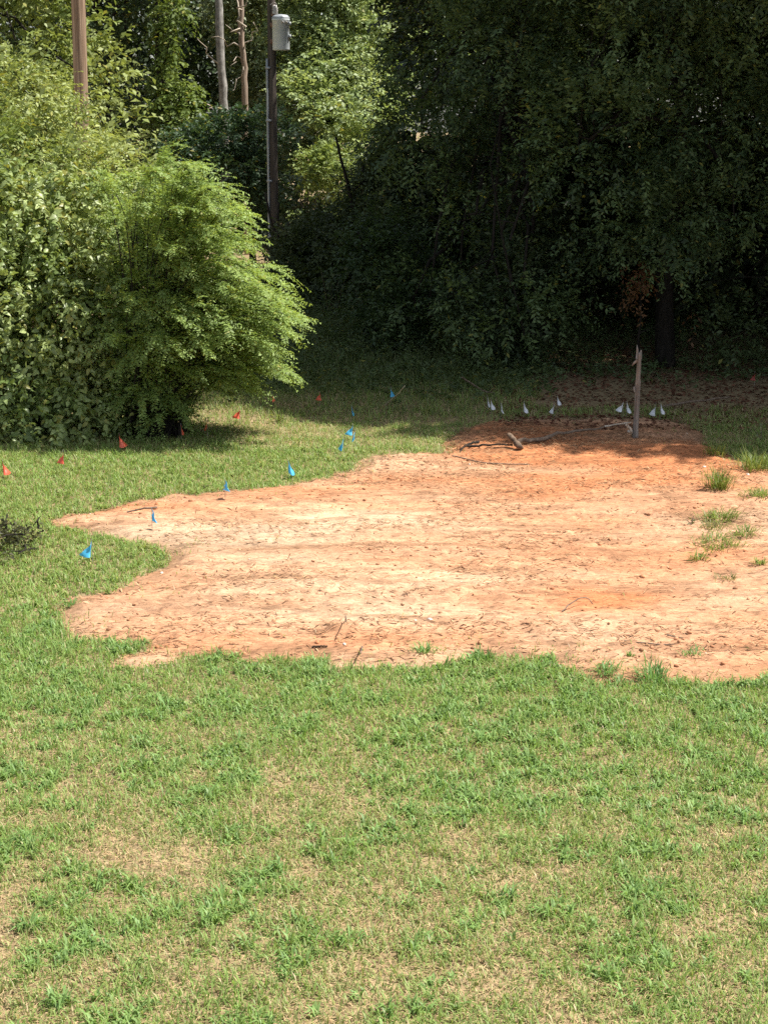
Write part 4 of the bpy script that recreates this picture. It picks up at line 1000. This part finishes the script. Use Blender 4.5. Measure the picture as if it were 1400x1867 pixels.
lathe_obj('lid', [(rT * 1.05, 0), (rT * 1.05, .03), (rT * .8, .075), (0, .10)], 'galv', tr, (0, 0, hT + .002))
lathe_obj('bushing', [(.03, 0), (.05, .02), (.03, .05), (.05, .08), (.03, .11), (.045, .14), (.02, .17), (.012, .22), (0, .22)], 'ceramic', tr, (-.10, -.03, hT + .09), 14)
for zz in (.30, .70): box_obj('lug', (.05, .12, .07), 'galv', tr, (rT + .015, -.06, hT * zz + .1))
box_obj('hanger', (.10, .14, .10), 'rust', tr, (-.20, .03, hT * .80)); box_obj('hanger', (.10, .14, .10), 'rust', tr, (-.20, .03, hT * .28))
for (a, b_) in (((-.07, -.05), (.05, -.20)), ((.02, .02), (.14, -.12))):
    lathe_obj('low_bushing', [(.025, 0), (.035, .02), (.025, .05), (.012, .09), (0, .09)], 'ceramic', tr, (a[0] + .12, -rT * .9 + .02, hT * .86), 10, (R(70), 0, 0))
ar = lathe_obj('arrester', [(.05, 0), (.055, .05), (.04, .07), (.055, .10), (.04, .12), (.055, .15), (.03, .2), (0, .2)], 'ceramic', t, (on_pole(500, 24)[0] + .02, -.16, on_pole(500, 26)[2]), 12)
box_obj('bracket', (.10, .10, .05), 'rust', ar, (-.03, .06, -.02))
lead = np.array([[.01, -.16, on_pole(500, 22)[2] + .15], [.10, -.22, on_pole(500, 15)[2] + .12], [.16, -.2, tt0[2] + .32]]) 
link('lead_wire', Tubes().add(lead, .010, 6).mesh('lead_wire', M['wire']), t)

# ------------------------------------------------------------------ marker flags
FV = []
def flag_mesh(seed, w, h, fold, slant, mat):
    """limp plastic sheet: one edge on the wire, the rest hanging down and curling"""
    r = np.random.default_rng(seed); nu, nv = 9, 8
    u = np.linspace(0, 1, nu)[None]; v = np.linspace(0, 1, nv)[:, None]
    sg = 1 if slant > 0 else -1
    x = sg * w * u * (.25 + .75 * v ** .7) + sg * .012 * np.sin(u * 6 + seed) * v
    y = -fold * np.sin(u * math.pi * 1.25) * (.2 + .8 * v) + .008 * np.sin(v * 6 + u * 5 + seed)
    z = -v * h * (1 - .45 * u ** 2) - u ** .8 * abs(slant)
    V = np.stack([x + 0 * y, y, z + 0 * y], -1).reshape(-1, 3)
    i = np.arange(nu * nv).reshape(nv, nu)
    Q = np.stack([i[:-1, :-1], i[:-1, 1:], i[1:, 1:], i[1:, :-1]], -1).reshape(-1, 4)
    return build_mesh('flag', V, [Q], M[mat], smooth=True)
wire_me = Tubes().add(np.array([[0, 0, -.06], [.003, 0, .1], [0, 0, .22], [0, 0, .245]]), .0026, 6).mesh('wire', M['wire'])
variants = {}
for cname in ('blue', 'red', 'white'):
    variants[cname] = [flag_mesh(3, .062, .115, .045, .070, cname), flag_mesh(8, .052, .12, .05, -.075, cname), flag_mesh(15, .036, .125, .05, .075, cname), flag_mesh(21, .078, .11, .035, -.06, cname)]
variants['shaded_red'] = [flag_mesh(8, .052, .12, .05, -.075, 'shaded_red')] * 2
def marker(colr, px, py, var, rz, lab, grp, s=1.0, tilt=0.0):
    c = gp(px, py, .03); c[2] = float(surf(c[0], c[1]))
    t = thing('marker_flag', lab, 'flag', c, grp, rz); t.rotation_euler = (tilt, tilt * .6, rz)
    k = link('wire', wire_me, t)
    f = link('flag', variants[colr][var], t, (0, -.003, .235), scale=(s * 1.3, s * 1.2, s * 1.15))
GBl, GR, GWh = 'blue marker flags', 'red marker flags', 'white marker flags'
for (px, py, v, rz, s, lab) in (
        (169, 1019, 3, .2, 1.05, 'bright blue marker flag alone in the grass near the brush pile'),
        (278, 968, 2, 1.1, .9, 'narrow blue marker flag on pale dirt at its upper left end'),
        (411, 914, 2, 1.4, .8, 'edge on greyish blue marker flag at the upper edge of the dirt'),
        (526, 868, 0, .5, 1.05, 'two toned blue marker flag on the grass just above the dirt edge'),
        (627, 823, 1, -.2, 1.0, 'blue marker flag standing left of the overlapping blue pair'),
        (648, 810, 1, -.5, .85, 'pale lit lower flag of the overlapping blue pair'),
        (643, 798, 3, .3, .9, 'deep blue upper flag of the overlapping blue pair'),
        (641, 761, 2, .4, .8, 'small blue marker flag just inside the shade line'),
        (713, 726, 2, -.3, .8, 'dim blue marker flag farthest back in the shade by bare twigs')):
    marker('blue', px, py, v, rz, lab, GBl, s)
for (px, py, v, rz, s, lab) in (
        (7, 871, 0, .2, 1.0, 'red marker flag cut by the left frame edge'),
        (117, 854, 1, .5, .9, 'red marker flag among yellow weeds below the vine thicket'),
        (219, 822, 0, 0, 1.05, 'bright red cone shaped marker flag at the foot of the vine thicket'),
        (331, 803, 2, .4, .8, 'dark red narrow marker flag in the shadow of the feathery shrub'),
        (379, 796, 1, -.3, .75, 'shaded red marker flag right of the narrow one under the shrub'),
        (438, 766, 3, .4, .95, 'sunlit red marker flag at the shade line left of the small weed'),
        (497, 740, 2, 0, .65, 'faint red marker flag behind the small weed in the shade'),
        (583, 735, 1, .8, .75, 'dark red marker flag in the middle of the shaded grass')):
    marker('red', px, py, v, rz, lab, GR, s)
marker('shaded_red', 1374, 702, 1, .3, 'red marker flag, coloured darker for shade, in the dark leaf litter at far right', GR, .8)
for (px, py, v, rz, s, lab) in (
        (888, 744, 2, .3, 1.0, 'thin upper flag of the leftmost overlapping white pair'),
        (894, 750, 0, .1, 1.0, 'broader lower flag of the leftmost overlapping white pair'),
        (912, 755, 2, .6, 1.0, 'slim edge on white flag between the left pair and the single flag'),
        (954, 754, 0, .2, 1.05, 'single white flag standing alone above the fallen branch'),
        (1015, 743, 0, .1, .9, 'upper flag of the slanted white pair left of the post'),
        (1010, 756, 1, -.2, 1.05, 'lower flag of the slanted white pair left of the post'),
        (1135, 756, 3, -.2, 1.05, 'left flag of the touching white pair beside the post'),
        (1141, 754, 0, .3, 1.1, 'right flag of the touching white pair beside the post'),
        (1194, 756, 1, .0, 1.15, 'taller left flag of the white pair right of the post'),
        (1203, 757, 0, .2, 1.0, 'slimmer right flag of the white pair right of the post')):
    marker('white', px, py, v, rz, lab, GWh, s * .9)
